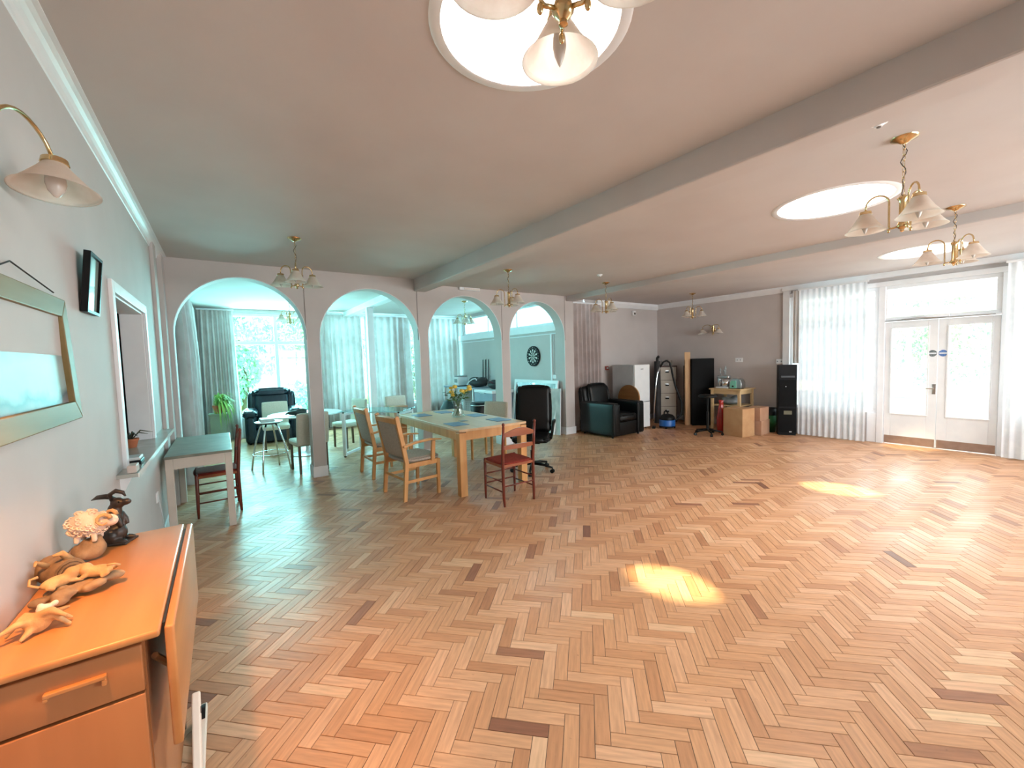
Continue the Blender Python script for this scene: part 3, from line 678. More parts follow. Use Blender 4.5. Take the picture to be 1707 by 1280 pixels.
def ladder_chair(label, loc, rz):
    t = thing('ladder_back_chair', label, 'chair', loc, rz, 'red-brown ladder-back chairs')
    for s in (-1, 1):
        MB().tube([(s * .20, -.195, 0), (s * .205, -.19, .10), (s * .205, -.185, .45), (s * .208, -.205, .70), (s * .21, -.225, .88)], [.012, .016, .018, .017, .014], 12).build('leg', cherry, t, smooth=True)
        MB().lathe([(.014, 0), (.010, .008), (.016, .02), (.017, .032), (.010, .044), (.001, .048)], 14, T(s * .21, -.225, .875)).build('finial', cherry, t, smooth=True)
        MB().tube([(s * .205, .19, 0), (s * .205, .19, .12), (s * .205, .185, .46), (s * .205, .185, .475)], [.011, .015, .017, .010], 12).build('leg', cherry, t, smooth=True)
        for z in (.16, .27): MB().cyl((s * .205, -.19, z), (s * .205, .19, z), .0085, n=8).build('stretcher', cherry, t, smooth=True)
        MB().box(s * .205 - .012, s * .205 + .012, -.185, .185, .425, .455).build('seat_rail', cherry_l, t, bevel=.004)
    for z in (.18, .29): MB().cyl((-.205, .19, z), (.205, .19, z), .0085, n=8).build('stretcher', cherry, t, smooth=True)
    MB().cyl((-.205, -.19, .22), (.205, -.19, .22), .0085, n=8).build('stretcher', cherry, t, smooth=True)
    for y in (-.185, .185): MB().box(-.2, .2, y - .012, y + .012, .425, .455).build('seat_rail', cherry_l, t, bevel=.004)
    for z0, z1, rise, y in ((.765, .80, .055, -.215), (.625, .665, .012, -.20)):
        n = 12; v = []; f = []
        for i in range(n + 1):
            x = -.2 + .4 * i / n; q = math.sin(PI * i / n); yy = y - .025 * q
            v += [(x, yy - .007, z0), (x, yy + .007, z0), (x, yy + .007, z1 + rise * q), (x, yy - .007, z1 + rise * q)]
        for i in range(n):
            for k in range(4): f.append((4 * i + k, 4 * i + (k + 1) % 4, 4 * i + 4 + (k + 1) % 4, 4 * i + 4 + k))
        f += [(0, 1, 2, 3), (4 * n + 3, 4 * n + 2, 4 * n + 1, 4 * n)]
        MB().add(v, f).build('back_slat', cherry_l, t, smooth=40)
    MB().rbox(-.20, .20, -.185, .20, .445, .475, .014, puff=.08).build('seat', red_seat, t, smooth=True)
    return t
ladder_chair('red-seated ladder-back chair at the near end of the dining table', (2.635, 3.90, 0), 0)
ladder_chair('dark red-brown chair pushed under the grey-topped table by the hatch', (-.105, 5.70, 0), math.radians(92))

def cream_chair(label, loc, rz, legm=None):
    t = thing('cream_chair', label, 'chair', loc, rz, 'cream upholstered chairs'); legm = legm or wood('chair_leg_wood', '#5d4a3c', '#705a49', 'z')
    for s in (-1, 1):
        MB().prism([(-.225, 0), (-.195, 0), (-.18, .42), (-.22, .42)], 'x', s * .19 - .016, s * .19 + .016).build('leg', legm, t, bevel=.003)
        MB().prism([(.185, 0), (.21, 0), (.215, .42), (.175, .42)], 'x', s * .19 - .016, s * .19 + .016).build('leg', legm, t, bevel=.003)
    MB().rbox(-.22, .22, -.22, .235, .40, .485, .02, puff=.05).build('seat', cream_fab, t, smooth=True)
    M = T(0, -.205, .42) @ Matrix.Rotation(.13, 4, 'X')
    MB().rbox(-.22, .22, -.035, .03, 0, .48, .018, M=M, puff=.03).build('backrest', cream_fab, t, smooth=True)
    return t
cream_chair('cream chair with its back to the camera, beside the first white pillar', (1.03, 6.98, 0), math.radians(8))
cream_chair('cream chair behind the round white table, before the blue-black armchair', (.80, 9.12, 0), math.radians(176))
cream_chair('cream chair at the right of the round white table, behind the pillar', (1.98, 8.45, 0), math.radians(112))
cream_chair('cream chair behind the glass desk, under the far curtains', (2.98, 8.35, 0), math.radians(182))
cream_chair('cream chair at the right side of the dining table behind the vase', (3.50, 5.75, 0), math.radians(115), pine)

# dining table
t = thing('dining_table', 'long pale wood dining table with thick square legs', 'table', (2.70, 5.285, 0))
for sx in (-1, 1):
    for sy in (-1, 1): MB().box(sx * .44 - .045, sx * .44 + .045, sy * .955 - .045, sy * .955 + .045, 0, .755).build('leg', pine, t, bevel=.004)
MB().box(-.485, .485, -1.0, 1.0, .765, .795).build('tabletop', pine_x, t, bevel=.004)
for sx in (-1, 1): MB().box(sx * .47 - .011, sx * .47 + .011, -.91, .91, .665, .765).build('apron', pine, t, bevel=.002)
for sy in (-1, 1): MB().box(-.395, .395, sy * .985 - .011, sy * .985 + .011, .665, .765).build('apron', pine, t, bevel=.002)
mat_m = mat('slate_blue_placemat', '#5f7896', '#6d86a3', scale=12, rough=.45)
for i, (x, y, l) in enumerate(((2.40, 4.72, 'blue placemat at the near left corner of the dining table'), (3.00, 4.66, 'blue placemat at the near right corner of the dining table'),
                            (3.01, 5.28, 'blue placemat right of the flower vase'), (2.42, 5.88, 'blue placemat at the far left of the dining table'), (2.83, 5.98, 'placemat at the far end of the dining table behind the vase'))):
    o = MB().rbox(-.11, .11, -.15, .15, 0, .006, .0028).build('placemat', mat_m); tag(o, l, 'placemat', 'blue placemats on the dining table'); o.location = (x, y, .7952)
o = MB().rbox(-.05, .05, -.05, .05, 0, .006, .002).build('coaster', mat('grey_coaster', '#7d7f7a', rough=.5)); tag(o, 'small grey coaster in front of the flower vase', 'coaster'); o.location = (2.60, 4.90, .7952)
t = thing('flower_vase', 'clear glass vase of yellow roses on the dining table', 'vase', (2.735, 5.30, .7955)); t.scale = (1.4, 1.4, 1.08)
MB().shell([(.001, .0), (.06, .0), (.068, .006), (.062, .04), (.048, .10), (.05, .16), (.066, .235), (.063, .235), (.047, .16), (.045, .10), (.058, .04), (.055, .012), (.001, .010)], 28).build('glass', vase_glass, t, smooth=True)
rr = random.Random(5); petal = mat('yellow_petals', '#e8b83e', '#f3d262', scale=30, rough=.7); whitep = mat('white_petals', '#efe9e4', rough=.7); stem_m = mat('stem_green', '#4b6b37', '#5f8045', scale=10, rough=.6)
for i in range(11):
    a_ = 2 * PI * i / 11 + rr.uniform(-.2, .2); q = rr.uniform(.05, .17); h = rr.uniform(.30, .41)
    tip = Vector((q * math.cos(a_), q * math.sin(a_), h))
    s = MB().tube([(-.03 * math.cos(a_), -.03 * math.sin(a_), .02), (.02 * math.cos(a_), .02 * math.sin(a_), .2), tip], .0028, 6).build('stem', stem_m, t, smooth=True)
    b = MB(); rz_ = rr.uniform(.024, .033)
    for k in range(9):
        an = k * 2.4; rad = rz_ * (.25 + .09 * k * .8); b.ell(tip + Vector((rad * .55 * math.cos(an), rad * .55 * math.sin(an), .006 - .001 * k)), (rz_ * .55, rz_ * .55, rz_ * .62), 8, 6)
    b.build('flower', whitep if i == 3 else petal, s, smooth=True)
lv = MB()
for i in range(44):
    a_ = rr.uniform(0, 2 * PI); q = rr.uniform(.03, .14); h = rr.uniform(.22, .33); R_ = T(q * math.cos(a_), q * math.sin(a_), h) @ Euler((rr.uniform(-.9, .9), rr.uniform(-.9, .9), a_)).to_matrix().to_4x4()
    lv.add([(-.032, 0, 0), (0, -.012, .006), (.034, 0, 0), (0, .012, .006)], [(0, 1, 2, 3)], R_)
lv.build('leaves', mat('rose_leaves', '#3f5a30', '#56733d', scale=9, rough=.5), t, fixn=False)['kind'] = 'stuff'

# office chair
t = thing('office_chair', 'tall black leather office chair with loop arms beside the dining table', 'office chair', (3.56, 4.66, 0), math.radians(136))
MB().cyl((0, 0, .10), (0, 0, .30), .028).cyl((0, 0, .30), (0, 0, .42), .016).build('gas_column', blackp, t, smooth=40)
for k in range(5):
    a_ = 2 * PI * k / 5 + .3; d = Vector((math.cos(a_), math.sin(a_), 0))
    l = MB().tube([d * .02 + Vector((0, 0, .115)), d * .16 + Vector((0, 0, .105)), d * .30 + Vector((0, 0, .075))], [.026, .02, .014], 8).build('base_leg', blackp, t, smooth=True)
    p = d * .30; n = Vector((-d.y, d.x, 0))
    MB().cyl(p + n * .022 + Vector((0, 0, .028)), p + n * .004 + Vector((0, 0, .028)), .028, n=14).cyl(p - n * .022 + Vector((0, 0, .028)), p - n * .004 + Vector((0, 0, .028)), .028, n=14).cyl(p + Vector((0, 0, .03)), p + Vector((0, 0, .07)), .008, n=8).build('castor', blackp, l, smooth=40)
MB().box(-.12, .12, -.14, .14, .415, .44).tube([(.10, .02, .43), (.24, .03, .40)], .007, 6).build('seat_mechanism', blackp, t)
MB().rbox(-.25, .25, -.24, .26, .44, .53, .04, puff=.10).build('seat', black_leather, t, smooth=True)
M = T(0, -.24, .52) @ Matrix.Rotation(.14, 4, 'X')
MB().rbox(-.25, .25, -.05, .06, .0, .67, .05, M=M, puff=.09).build('backrest', black_leather, t, smooth=True)
for s in (-1, 1):
    pts = [(s * .25, -.22, .56), (s * .30, -.20, .66), (s * .31, -.12, .705), (s * .31, .06, .71), (s * .31, .15, .68), (s * .30, .17, .60), (s * .28, .12, .50), (s * .25, .06, .46)]
    MB().tube(pts, [.016, .02, .024, .024, .022, .019, .017, .016], 10).build('armrest', blackp, t, smooth=True)

def armchair(name, label, loc, rz, m, w_=1.0, d_=.98, h_=1.0, arm=.64, roll=False):
    t = thing(name, label, 'armchair', loc, rz); aw_ = .2; hw = w_ / 2; hd = d_ / 2
    MB().rbox(-hw + .02, hw - .02, -hd + .02, hd - .04, .035, .30, .02).build('base', m, t, smooth=50)
    for s in (-1, 1):
        a0, a1 = sorted((s * hw, s * (hw - aw_)))
        if roll: a_ = MB().rbox(a0, a1, -hd + .05, hd, .04, arm - .10, .05, puff=.04).rbox(a0 - .03, a1 + .03, -hd + .02, hd + .02, arm - .16, arm, .075, 4, puff=.05).build('arm', m, t, smooth=True)
        else:
            a_ = MB().rbox(a0, a1, -hd + .04, hd, .04, arm, .035, 4, puff=.015).build('arm', m, t, smooth=True)
            MB().rbox(a0 + .03, a1 - .03, hd - .006, hd + .010, .07, arm - .05, .012).build('front_panel', m, a_, smooth=True)
    MB().rbox(-hw + aw_, hw - aw_, -hd + .2, hd - .01, .29, .47, .06, 4, puff=.08).build('seat_cushion', m, t, smooth=True)
    M = T(0, -hd + .10, .28) @ Matrix.Rotation(.17, 4, 'X')
    MB().rbox(-hw + .06, hw - .06, -.09, .10, .0, h_ - .30, .07, 4, M=M, puff=.05).build('backrest', m, t, smooth=True)
    MB().rbox(-hw + aw_ - .02, hw - aw_ + .02, .03, .17, .16, h_ - .27, .07, 4, M=M, puff=.10).build('back_cushion', m, t, smooth=True)
    if roll: MB().rbox(-hw + .16, hw - .16, -.02, .19, h_ - .44, h_ - .24, .09, 4, M=M, puff=.10).build('head_cushion', m, t, smooth=True)
    for sx in (-1, 1):
        for sy in (-1, 1): MB().cyl((sx * (hw - .08), sy * (hd - .10), 0), (sx * (hw - .08), sy * (hd - .10), .045), .022, n=10).build('foot', blackp, t)
    return t
armchair('leather_armchair', 'black leather armchair standing before the pinkish curtain and fridge', (6.56, 5.88, 0), math.radians(180), black_leather, .92, .96, 1.0, .68)
armchair('leather_armchair', 'blue-black leather armchair in front of the garden window', (.86, 10.32, 0), math.radians(176), navy_leather, 1.02, .9, 1.06, .70, True)

# ------------------------------------------------------------------ left wall pieces
t = thing('gold_framed_picture', 'misty landscape picture in a wide gold frame on the left wall', 'picture', (XL, 2.09, 1.40))
Mp = Matrix.Rotation(-.045, 4, 'Y')
gold = wood('gilt_frame', '#7d6a42', '#94805a', 'y', scale=9, rough=.55, spec=.3)
W_, H_, fw = .88, .50, .075
def frame_bar(poly_pts, name, m, parent): return MB().prism(poly_pts, 'x', 0, .032, Mp).build(name, m, parent, bevel=.004)
frame_bar([(-W_ / 2, 0), (W_ / 2, 0), (W_ / 2 - fw, fw), (-W_ / 2 + fw, fw)], 'frame_bar', gold, t); frame_bar([(-W_ / 2, H_), (-W_ / 2 + fw, H_ - fw), (W_ / 2 - fw, H_ - fw), (W_ / 2, H_)], 'frame_bar', gold, t)
frame_bar([(-W_ / 2, 0), (-W_ / 2 + fw, fw), (-W_ / 2 + fw, H_ - fw), (-W_ / 2, H_)], 'frame_bar', gold, t); frame_bar([(W_ / 2, 0), (W_ / 2, H_), (W_ / 2 - fw, H_ - fw), (W_ / 2 - fw, fw)], 'frame_bar', gold, t)
def painting_mat():
    m = bpy.data.materials.new('misty_painting'); m.use_nodes = True; nt = m.node_tree; p = nt.nodes['Principled BSDF']
    tc = N(nt, 'ShaderNodeTexCoord'); sp = N(nt, 'ShaderNodeSeparateXYZ'); nt.links.new(tc.outputs['Object'], sp.inputs[0])
    nz = N(nt, 'ShaderNodeTexNoise', i_Scale=7, i_Detail=5); nt.links.new(tc.outputs['Object'], nz.inputs[0])
    mr = N(nt, 'ShaderNodeMapRange'); mr.inputs[1].default_value = .07; mr.inputs[2].default_value = .43; nt.links.new(sp.outputs['Z'], mr.inputs[0])
    ad = N(nt, 'ShaderNodeMath', operation='MULTIPLY_ADD'); ad.inputs[1].default_value = .35; nt.links.new(nz.outputs[0], ad.inputs[0]); nt.links.new(mr.outputs[0], ad.inputs[2])
    r = N(nt, 'ShaderNodeValToRGB'); e = r.color_ramp.elements; e[0].position = .12; e[0].color = lin('#a08c8c'); e[1].position = 1.2; e[1].color = lin('#b9bfbf')
    for pos, c in ((.27, '#56666a'), (.36, '#9fb7b4'), (.6, '#aab9b6'), (.85, '#8d9c9e')): q = e.new(pos); q.color = lin(c)
    nt.links.new(ad.outputs[0], r.inputs[0]); nt.links.new(r.outputs[0], p.inputs['Base Color']); p.inputs['Roughness'].default_value = .45; p.inputs['Specular IOR Level'].default_value = .25
    return m
MB().box(.004, .012, -W_ / 2 + fw - .004, W_ / 2 - fw + .004, fw - .004, H_ - fw + .004, Mp).build('painting', painting_mat(), t)
MB().tube([(.03, -.30, H_ + .0), (.012, -.12, H_ + .05)], .0025, 6).tube([(.012, -.12, H_ + .05), (.03, .20, H_)], .0025, 6).build('hanging_cord', mat('dark_cord', '#2e2826', rough=.8), t)
t = thing('small_framed_picture', 'small black-framed picture with pale mount, right of the gold frame', 'picture', (XL, 2.90, 1.885))
Mp2 = Matrix.Rotation(.10, 4, 'Y'); h2, w2 = .29, .24
for p_ in ((-w2 / 2, w2 / 2, 0, .014), (-w2 / 2, w2 / 2, h2 - .014, h2), (-w2 / 2, -w2 / 2 + .014, .014, h2 - .014), (w2 / 2 - .014, w2 / 2, .014, h2 - .014)): MB().box(.004, .030, p_[0], p_[1], p_[2], p_[3], Mp2).build('frame_bar', blackp, t)
MB().box(.008, .018, -w2 / 2 + .01, w2 / 2 - .01, .01, h2 - .01, Mp2).build('print', mat('pale_print', '#9fb5b0', '#b5c6c2', scale=6, rough=.15, coat=.5), t)
# serving shelf in the hatch
t = thing('serving_shelf', 'narrow grey serving shelf with bright edge running under the hatch', 'shelf', (0, 0, .972))
MB().box(XL, -.437, 3.25, 5.45, 0, .022).box(-.70, XL, 3.545, 4.785, 0, .022).build('board', mat('shelf_laminate', '#a9aaa4', '#b4b5af', rough=.25), t)
MB().box(-.437, -.432, 3.25, 5.45, -.004, .024).build('edge_strip', mat('bright_edge', '#f2f2f0', rough=.2), t)
for y in (3.35, 4.2, 5.3): MB().prism([(XL, 0), (-.47, 0), (XL, -.13)], 'y', y - .01, y + .01).build('bracket', trimw, t)
t = thing('hatch_plant', 'small dark-leaved plant in a terracotta pot on the hatch shelf', 'plant', (-.612, 4.36, .995))
MB().lathe([(.032, 0), (.045, .055), (.05, .055), (.05, .07), (.042, .07), (.04, .055), (.001, .055)], 20).build('pot', terracotta, t, smooth=40)
rr = random.Random(3); lf = MB()
for i in range(13):
    a_ = rr.uniform(0, 6.28); L_ = rr.uniform(.08, .16); ps = [(0, 0, .055), (.4 * L_ * math.cos(a_), .4 * L_ * math.sin(a_) , .055 + .5 * L_), (L_ * math.cos(a_) * .9, L_ * math.sin(a_), .055 + .35 * L_)]
    lf.tube(ps, [.004, .006, .0015], 5)
lf.build('leaves', mat('dark_leaf', '#33362c', '#4c5240', rough=.5), t, smooth=True)
t = thing('desk_tidy', 'small black and white box at the near end of the hatch shelf', 'box', (-.50, 3.60, .995))
MB().rbox(-.045, .045, -.07, .07, 0, .028, .006).build('box', blackp, t); MB().rbox(-.040, .040, -.065, .065, .028, .048, .006).build('lid', mat('pale_lid', '#c4c8c8', rough=.4), t)
o = MB().rbox(-.022, .022, -.05, .05, 0, .045, .006).build('switch_box', mat('beige_plastic', '#cdbfb7', rough=.5)); tag(o, 'beige plastic box at the shelf end just behind the hare figurine', 'box'); o.location = (-.465, 3.31, .995)
t = thing('wall_socket', 'white wall socket under the serving shelf', 'socket', (XL, 4.75, .48))
MB().rbox(0, .012, -.045, .045, -.045, .045, .004).build('plate', trimw, t); MB().tube([(.012, .02, -.03), (.03, .03, -.2), (.02, .2, -.46)], .004, 6).build('cable', mat('grey_cable', '#c9cdd0', rough=.5), t)

# grey-topped side table
t = thing('side_table', 'painted side table with a worn grey top under the hatch', 'table', (-.225, 5.68, 0))
MB().box(-.265, .265, -.67, .67, .752, .778).build('tabletop', green_top, t, bevel=.005)
cream_p = mat('cream_paint', '#c9bdb2', '#d2c7bc', scale=5, rough=.5)
for sx in (-1, 1):
    for sy in (-1, 1): MB().prism([(sx * .232 - .03, sy * .62 - .03), (sx * .232 + .03, sy * .62 - .03), (sx * .232 + .03, sy * .62 + .03), (sx * .232 - .03, sy * .62 + .03)], 'z', 0, .752).build('leg', cream_p, t, bevel=.004)
    MB().box(sx * .25 - .01, sx * .25 + .01, -.59, .59, .65, .752).build('apron', cream_p, t)
for sy in (-1, 1): MB().box(-.20, .20, sy * .64 - .01, sy * .64 + .01, .65, .752).build('apron', cream_p, t)

# ------------------------------------------------------------------ drop-leaf table with figurines
DY0, DY1, DZ = 1.445, 2.375, .90
t = thing('drop_leaf_table', 'orange teak drop-leaf table with a drawer in the bottom left corner', 'table', (0, 0, 0))
MB().rbox(XL + .003, -.178, DY0, DY1, DZ - .022, DZ, .007).build('tabletop', teak, t, smooth=40)
bd = MB().box(XL + .02, -.215, DY0 + .04, DY1 - .04, .07, DZ - .022).build('body', teak_d, t)
for x in (XL + .045, -.24):
    for y in (DY0 + .07, DY1 - .07): MB().cyl((x, y, 0), (x, y, .07), .02, n=12).build('foot', blackp, t)
d = MB().rbox(XL + .026, -.218, DY0 + .014, DY0 + .04, .738, DZ - .034, .004).build('drawer', teak_d, t, smooth=40)
MB().box(-.400, -.288, DY0 - .002, DY0 + .014, .812, .822).box(-.297, -.288, DY0 - .002, DY0 + .014, .796, .812).box(-.400, -.391, DY0 - .002, DY0 + .014, .804, .812).build('handle', teak, d, bevel=.002)
MB().rbox(XL + .026, -.218, DY0 + .014, DY0 + .04, .09, .730, .004).build('door', teak_d, t, smooth=40)
lf = MB().rbox(-.170, -.147, DY0 + .01, DY1 - .005, .55, DZ - .003, .007).build('drop_leaf', teak, t, smooth=40)
MB().box(-.1775, -.171, DY0 + .05, DY1 - .05, DZ - .012, DZ - .009).build('hinge', mat('dark_hinge', '#2a1a10', rough=.5), lf)
MB().tube([(-.205, DY0 + .1, .78), (-.178, DY0 + .28, .62)], .009, 6).build('leaf_stay', mat('pale_wood_stay', '#cfae86', rough=.6), t)
wp = mat('white_plastic', '#efe4d8', rough=.45)
g_ = MB().prism([(1.26, .06), (1.32, .06), (1.672, .50), (1.685, .535), (1.665, .55), (1.635, .535), (1.30, .12)], 'x', -.140, -.118).prism([(1.28, .05), (2.30, .05), (2.30, .085), (1.28, .085)], 'x', -.175, -.14).build('gate_leg', wp, t, bevel=.004)
MB().cyl((-.1185, 1.635, .505), (-.1165, 1.635, .505), .010, n=14).build('peg_hole', mat('hole_dark', '#3a2a22'), g_)
for y in (2.24, 1.34): MB().cyl((-.18, y, .055), (-.145, y, .055), .055, n=24).build('castor', blackp, g_, smooth=40)

dark_bronze = mat('dark_bronze', '#2b2320', '#3d332e', scale=20, rough=.4)
pale_resin = mat('cream_resin', '#d9bfae', '#e6d2c4', scale=30, rough=.7, bump=.3, bscale=40)
drift = mat('driftwood', '#7d644c', '#a98c6c', scale=16, rough=.8, bump=.5, bscale=30)
drift2 = mat('pale_carved_wood', '#b48a5c', '#d0a877', scale=22, rough=.7, bump=.4, bscale=40)
def fig(name, label, loc, rz, s=1):
    t = thing(name, label, 'figurine', loc, rz, 'carved figurines on the drop-leaf table'); t.scale = (s, s, s); return t
# hare sitting upright, muzzle to the right of the picture (local +x), ears swept back
t = fig('hare_figurine', 'dark hare figurine sitting upright with ears swept back', (-.395, 2.295, DZ), math.radians(-22), .92)
b = MB().ell((0, 0, .045), (.048, .036, .045)).ell((.002, 0, .10), (.032, .028, .055), rot=(0, .1, 0)).ell((.008, 0, .145), (.026, .024, .034)).ell((.022, 0, .178), (.028, .022, .024), rot=(0, .25, 0)).ell((.052, 0, .180), (.022, .015, .015), rot=(0, -.2, 0))
for s in (-1, 1):
    b.ell((-.012, s * .03, .035), (.036, .018, .034)).ell((.03, s * .028, .012), (.036, .014, .013)).tube([(.016, s * .022, .13), (.034, s * .022, .10), (.04, s * .018, .075)], [.012, .010, .009], 8)
o = remesh(b.build('body', dark_bronze, t, smooth=True), .004, 3)
MB().tube([(.01, .012, .192), (-.03, .018, .205), (-.065, .022, .203), (-.09, .024, .192)], [.006, .012, .010, .002], 8).build('ear', dark_bronze, t, smooth=True)
MB().tube([(.006, -.012, .192), (.006, -.018, .222), (.028, -.018, .236), (.052, -.014, .226), (.060, -.012, .208)], [.006, .009, .010, .008, .003], 8).build('ear', dark_bronze, t, smooth=True)
for s in (-1, 1): MB().ell((.036, s * .019, .186), (.004, .003, .004), 8, 6).build('eye', mat('eye_gloss', '#080808', rough=.1), t, smooth=True)
MB().rbox(-.06, .065, -.045, .045, 0, .010, .004).build('base', dark_bronze, t)
# curly fleeced ram on a rough rock
t = fig('ram_figurine', 'cream curly-fleeced ram figurine on a rough brown rock', (-.437, 2.15, DZ + .006), math.radians(-15), 1.12)
b = MB()
rr = random.Random(9)
for i in range(22): a_ = rr.uniform(0, 6.28); q = rr.uniform(0, .04); b.ell((q * math.cos(a_), .8 * q * math.sin(a_), rr.uniform(.01, .07)), (rr.uniform(.012, .022),) * 3, 8, 6)
remesh(b.ell((0, 0, .03), (.04, .035, .035)).build('rock', drift, t, smooth=True), .005, 2)
b = MB().ell((-.002, 0, .115), (.052, .036, .042)).ell((.055, 0, .120), (.024, .018, .020), rot=(0, .3, 0))
for s in (-1, 1): b.cyl((.02, s * .018, .06), (.02, s * .018, .10), .008).cyl((-.025, s * .018, .06), (-.025, s * .018, .10), .008)
remesh(b.build('body', pale_resin, t, smooth=True), .004, 2)
fl_ = MB()
for i in range(90):
    a_ = rr.uniform(0, 6.28); c_ = rr.uniform(-.8, 1); s_ = math.sqrt(1 - c_ * c_); p = Vector((-.004 + .053 * s_ * math.cos(a_), .037 * s_ * math.sin(a_), .115 + .043 * c_))
    fl_.tube([p + Vector((.008 * math.cos(k * 1.2) * (1 - k * .1), .006 * math.sin(k * 1.2) * (1 - k * .1), .004 * math.sin(k))) for k in range(7)], .0026, 5)
fl_.build('fleece', pale_resin, t, smooth=True)['kind'] = 'stuff'
for s in (-1, 1): MB().tube([(.05 + .016 * math.cos(k * .7), s * (.018 + .002 * k), .130 + .016 * math.sin(k * .7)) for k in range(9)], [.007 - .0006 * k for k in range(9)], 8).build('horn', drift2, t, smooth=True)
# log section with bark
t = fig('log_ornament', 'cut log section with a knot lying at the wall end of the ornaments', (-.474, 1.96, DZ), math.radians(20), .98)
M = T(0, 0, .048) @ Matrix.Rotation(math.radians(90), 4, 'X') @ Matrix.Rotation(.3, 4, 'Y')
MB().lathe([(.001, -.055), (.044, -.055), (.048, -.03), (.046, .03), (.043, .055), (.001, .055)], 20, M).build('log', drift, t, smooth=50)
for i, rad in enumerate((.012, .024, .035)): MB().tube([(rad * math.cos(k * .524), rad * math.sin(k * .524), .0555) for k in range(12)], .0012, 5, closed=True, M=M).build('growth_ring', mat('ring_dark', '#5c4531'), t)
MB().tube([(.02, -.03, .085), (.0, -.05, .12), (-.02, -.052, .118)], [.012, .009, .004], 8).tube([(-.03, -.02, .08), (-.055, -.03, .105), (-.06, -.05, .10)], [.009, .006, .003], 8).build('twig', drift2, t, smooth=True)
# big cat group on an oval base
t = fig('lion_figurine', 'carved lions resting on a long oval rock, nearest the table edge', (-.412, 1.825, DZ + .011), math.radians(18), 1.15)
b = MB(); rr = random.Random(21)
for i in range(30):
    a_ = rr.uniform(0, 6.28); q = math.sqrt(rr.uniform(0, 1)); b.ell((.085 * q * math.cos(a_), .042 * q * math.sin(a_), rr.uniform(.006, .022)), (rr.uniform(.014, .024), rr.uniform(.012, .02), rr.uniform(.008, .014)), 8, 6)
remesh(b.build('base', drift, t, smooth=True), .0045, 2)
for k, (ox, oy, a0) in enumerate(((-.03, .005, .2), (.045, -.005, 2.6))):
    M = T(ox, oy, .030) @ RZ(a0); b = MB().ell((0, 0, .014), (.036, .016, .016), M=M).ell((.036, 0, .028), (.014, .012, .013), M=M).ell((.048, 0, .025), (.007, .006, .006), M=M).ell((.026, 0, .024), (.015, .016, .017), M=M)
    for s in (-1, 1): b.tube([(.02, s * .012, .008), (.045, s * .014, .002)], .005, 6, M=M).tube([(-.028, s * .014, .012), (-.012, s * .018, .003)], .007, 6, M=M)
    remesh(b.build('lion', drift2, t, smooth=True), .003, 2)
    MB().tube([(-.035, 0, .014), (-.05, .01, .024), (-.045, .022, .034), (-.03, .024, .034)], [.004, .0035, .003, .004], 6, M=M).build('tail', drift2, t, smooth=True)
# root-like carving nearest the camera
t = fig('root_carving', 'pale twisted root carving at the near end of the ornaments', (-.445, 1.63, DZ), math.radians(20), .95)
b = MB(); rr = random.Random(33)
for i in range(11):
    a_ = -.9 + 1.8 * i / 10 + (PI if i % 3 == 0 else 0); L_ = rr.uniform(.04, .085); z0 = rr.uniform(.02, .05)
    b.tube([(0, 0, z0), (.5 * L_ * math.cos(a_), .5 * L_ * math.sin(a_), z0 + rr.uniform(-.01, .018)), (L_ * math.cos(a_), L_ * math.sin(a_), max(.006, z0 - rr.uniform(.0, .04)))], [.014, .010, .005], 7)
remesh(b.ell((0, 0, .03), (.03, .022, .028)).build('root', drift2, t, smooth=True), .004, 2)
b = MB().ell((.015, .005, .062), (.018, .012, .012)).ell((.036, .005, .068), (.009, .008, .008)).ell((.008, .005, .07), (.008, .008, .01)); remesh(b.build('bird', pale_resin, t, smooth=True), .003, 2)

# ------------------------------------------------------------------ room behind the arches
wtop = mat('white_table_top', '#dfe6e8', '#e6ecee', rough=.25)
t = thing('round_table', 'round white table seen through the first arch', 'table', (1.20, 8.25, 0))
MB().lathe([(.001, .715), (.58, .715), (.60, .722), (.60, .735), (.58, .742), (.001, .742)], 48).build('tabletop', wtop, t, smooth=40)
MB().lathe([(.001, 0), (.26, 0), (.26, .015), (.06, .035), (.035, .06), (.035, .68), (.10, .715), (.001, .715)], 28).build('pedestal', white_sat, t, smooth=50)
o = remesh(MB().ell((0, 0, .045), (.16, .10, .045)).ell((.06, .02, .075), (.09, .07, .04)).tube([(-.12, 0, .05), (-.19, .02, .02)], [.03, .01]).tube([(.12, .03, .08), (.20, .05, .09), (.26, .05, .085)], [.014, .012, .01], 8).build('handbag', mat('dark_cloth', '#2a2d2c', '#393c3a', scale=12, rough=.8)), .012, 3)
tag(o, 'soft dark bag lying on the round white table', 'bag'); o.location = (1.02, 7.95, .744); o.rotation_euler = (0, 0, -.3)
t = thing('bar_stool', 'chrome-legged stool with a flat pale seat before the round table', 'stool', (.55, 7.38, 0))
MB().lathe([(.001, .735), (.17, .735), (.19, .742), (.19, .752), (.17, .757), (.001, .757)], 36).build('seat', wtop, t, smooth=40)
MB().lathe([(.001, .718), (.15, .718), (.16, .735), (.001, .735)], 30).build('seat_base', blackp, t, smooth=40)
for k in range(4):
    a_ = PI / 4 + k * PI / 2 + .3; c_, s_ = math.cos(a_), math.sin(a_)
    MB().tube([(.09 * c_, .09 * s_, .72), (.13 * c_, .13 * s_, .66), (.20 * c_, .20 * s_, .45), (.25 * c_, .25 * s_, .22), (.285 * c_, .285 * s_, 0)], .013, 10).build('leg', chrome, t, smooth=True)
MB().tube([(.238 * math.cos(2 * PI * k / 28), .238 * math.sin(2 * PI * k / 28), .26) for k in range(28)], .007, 8, closed=True).build('foot_ring', chrome, t, smooth=True)
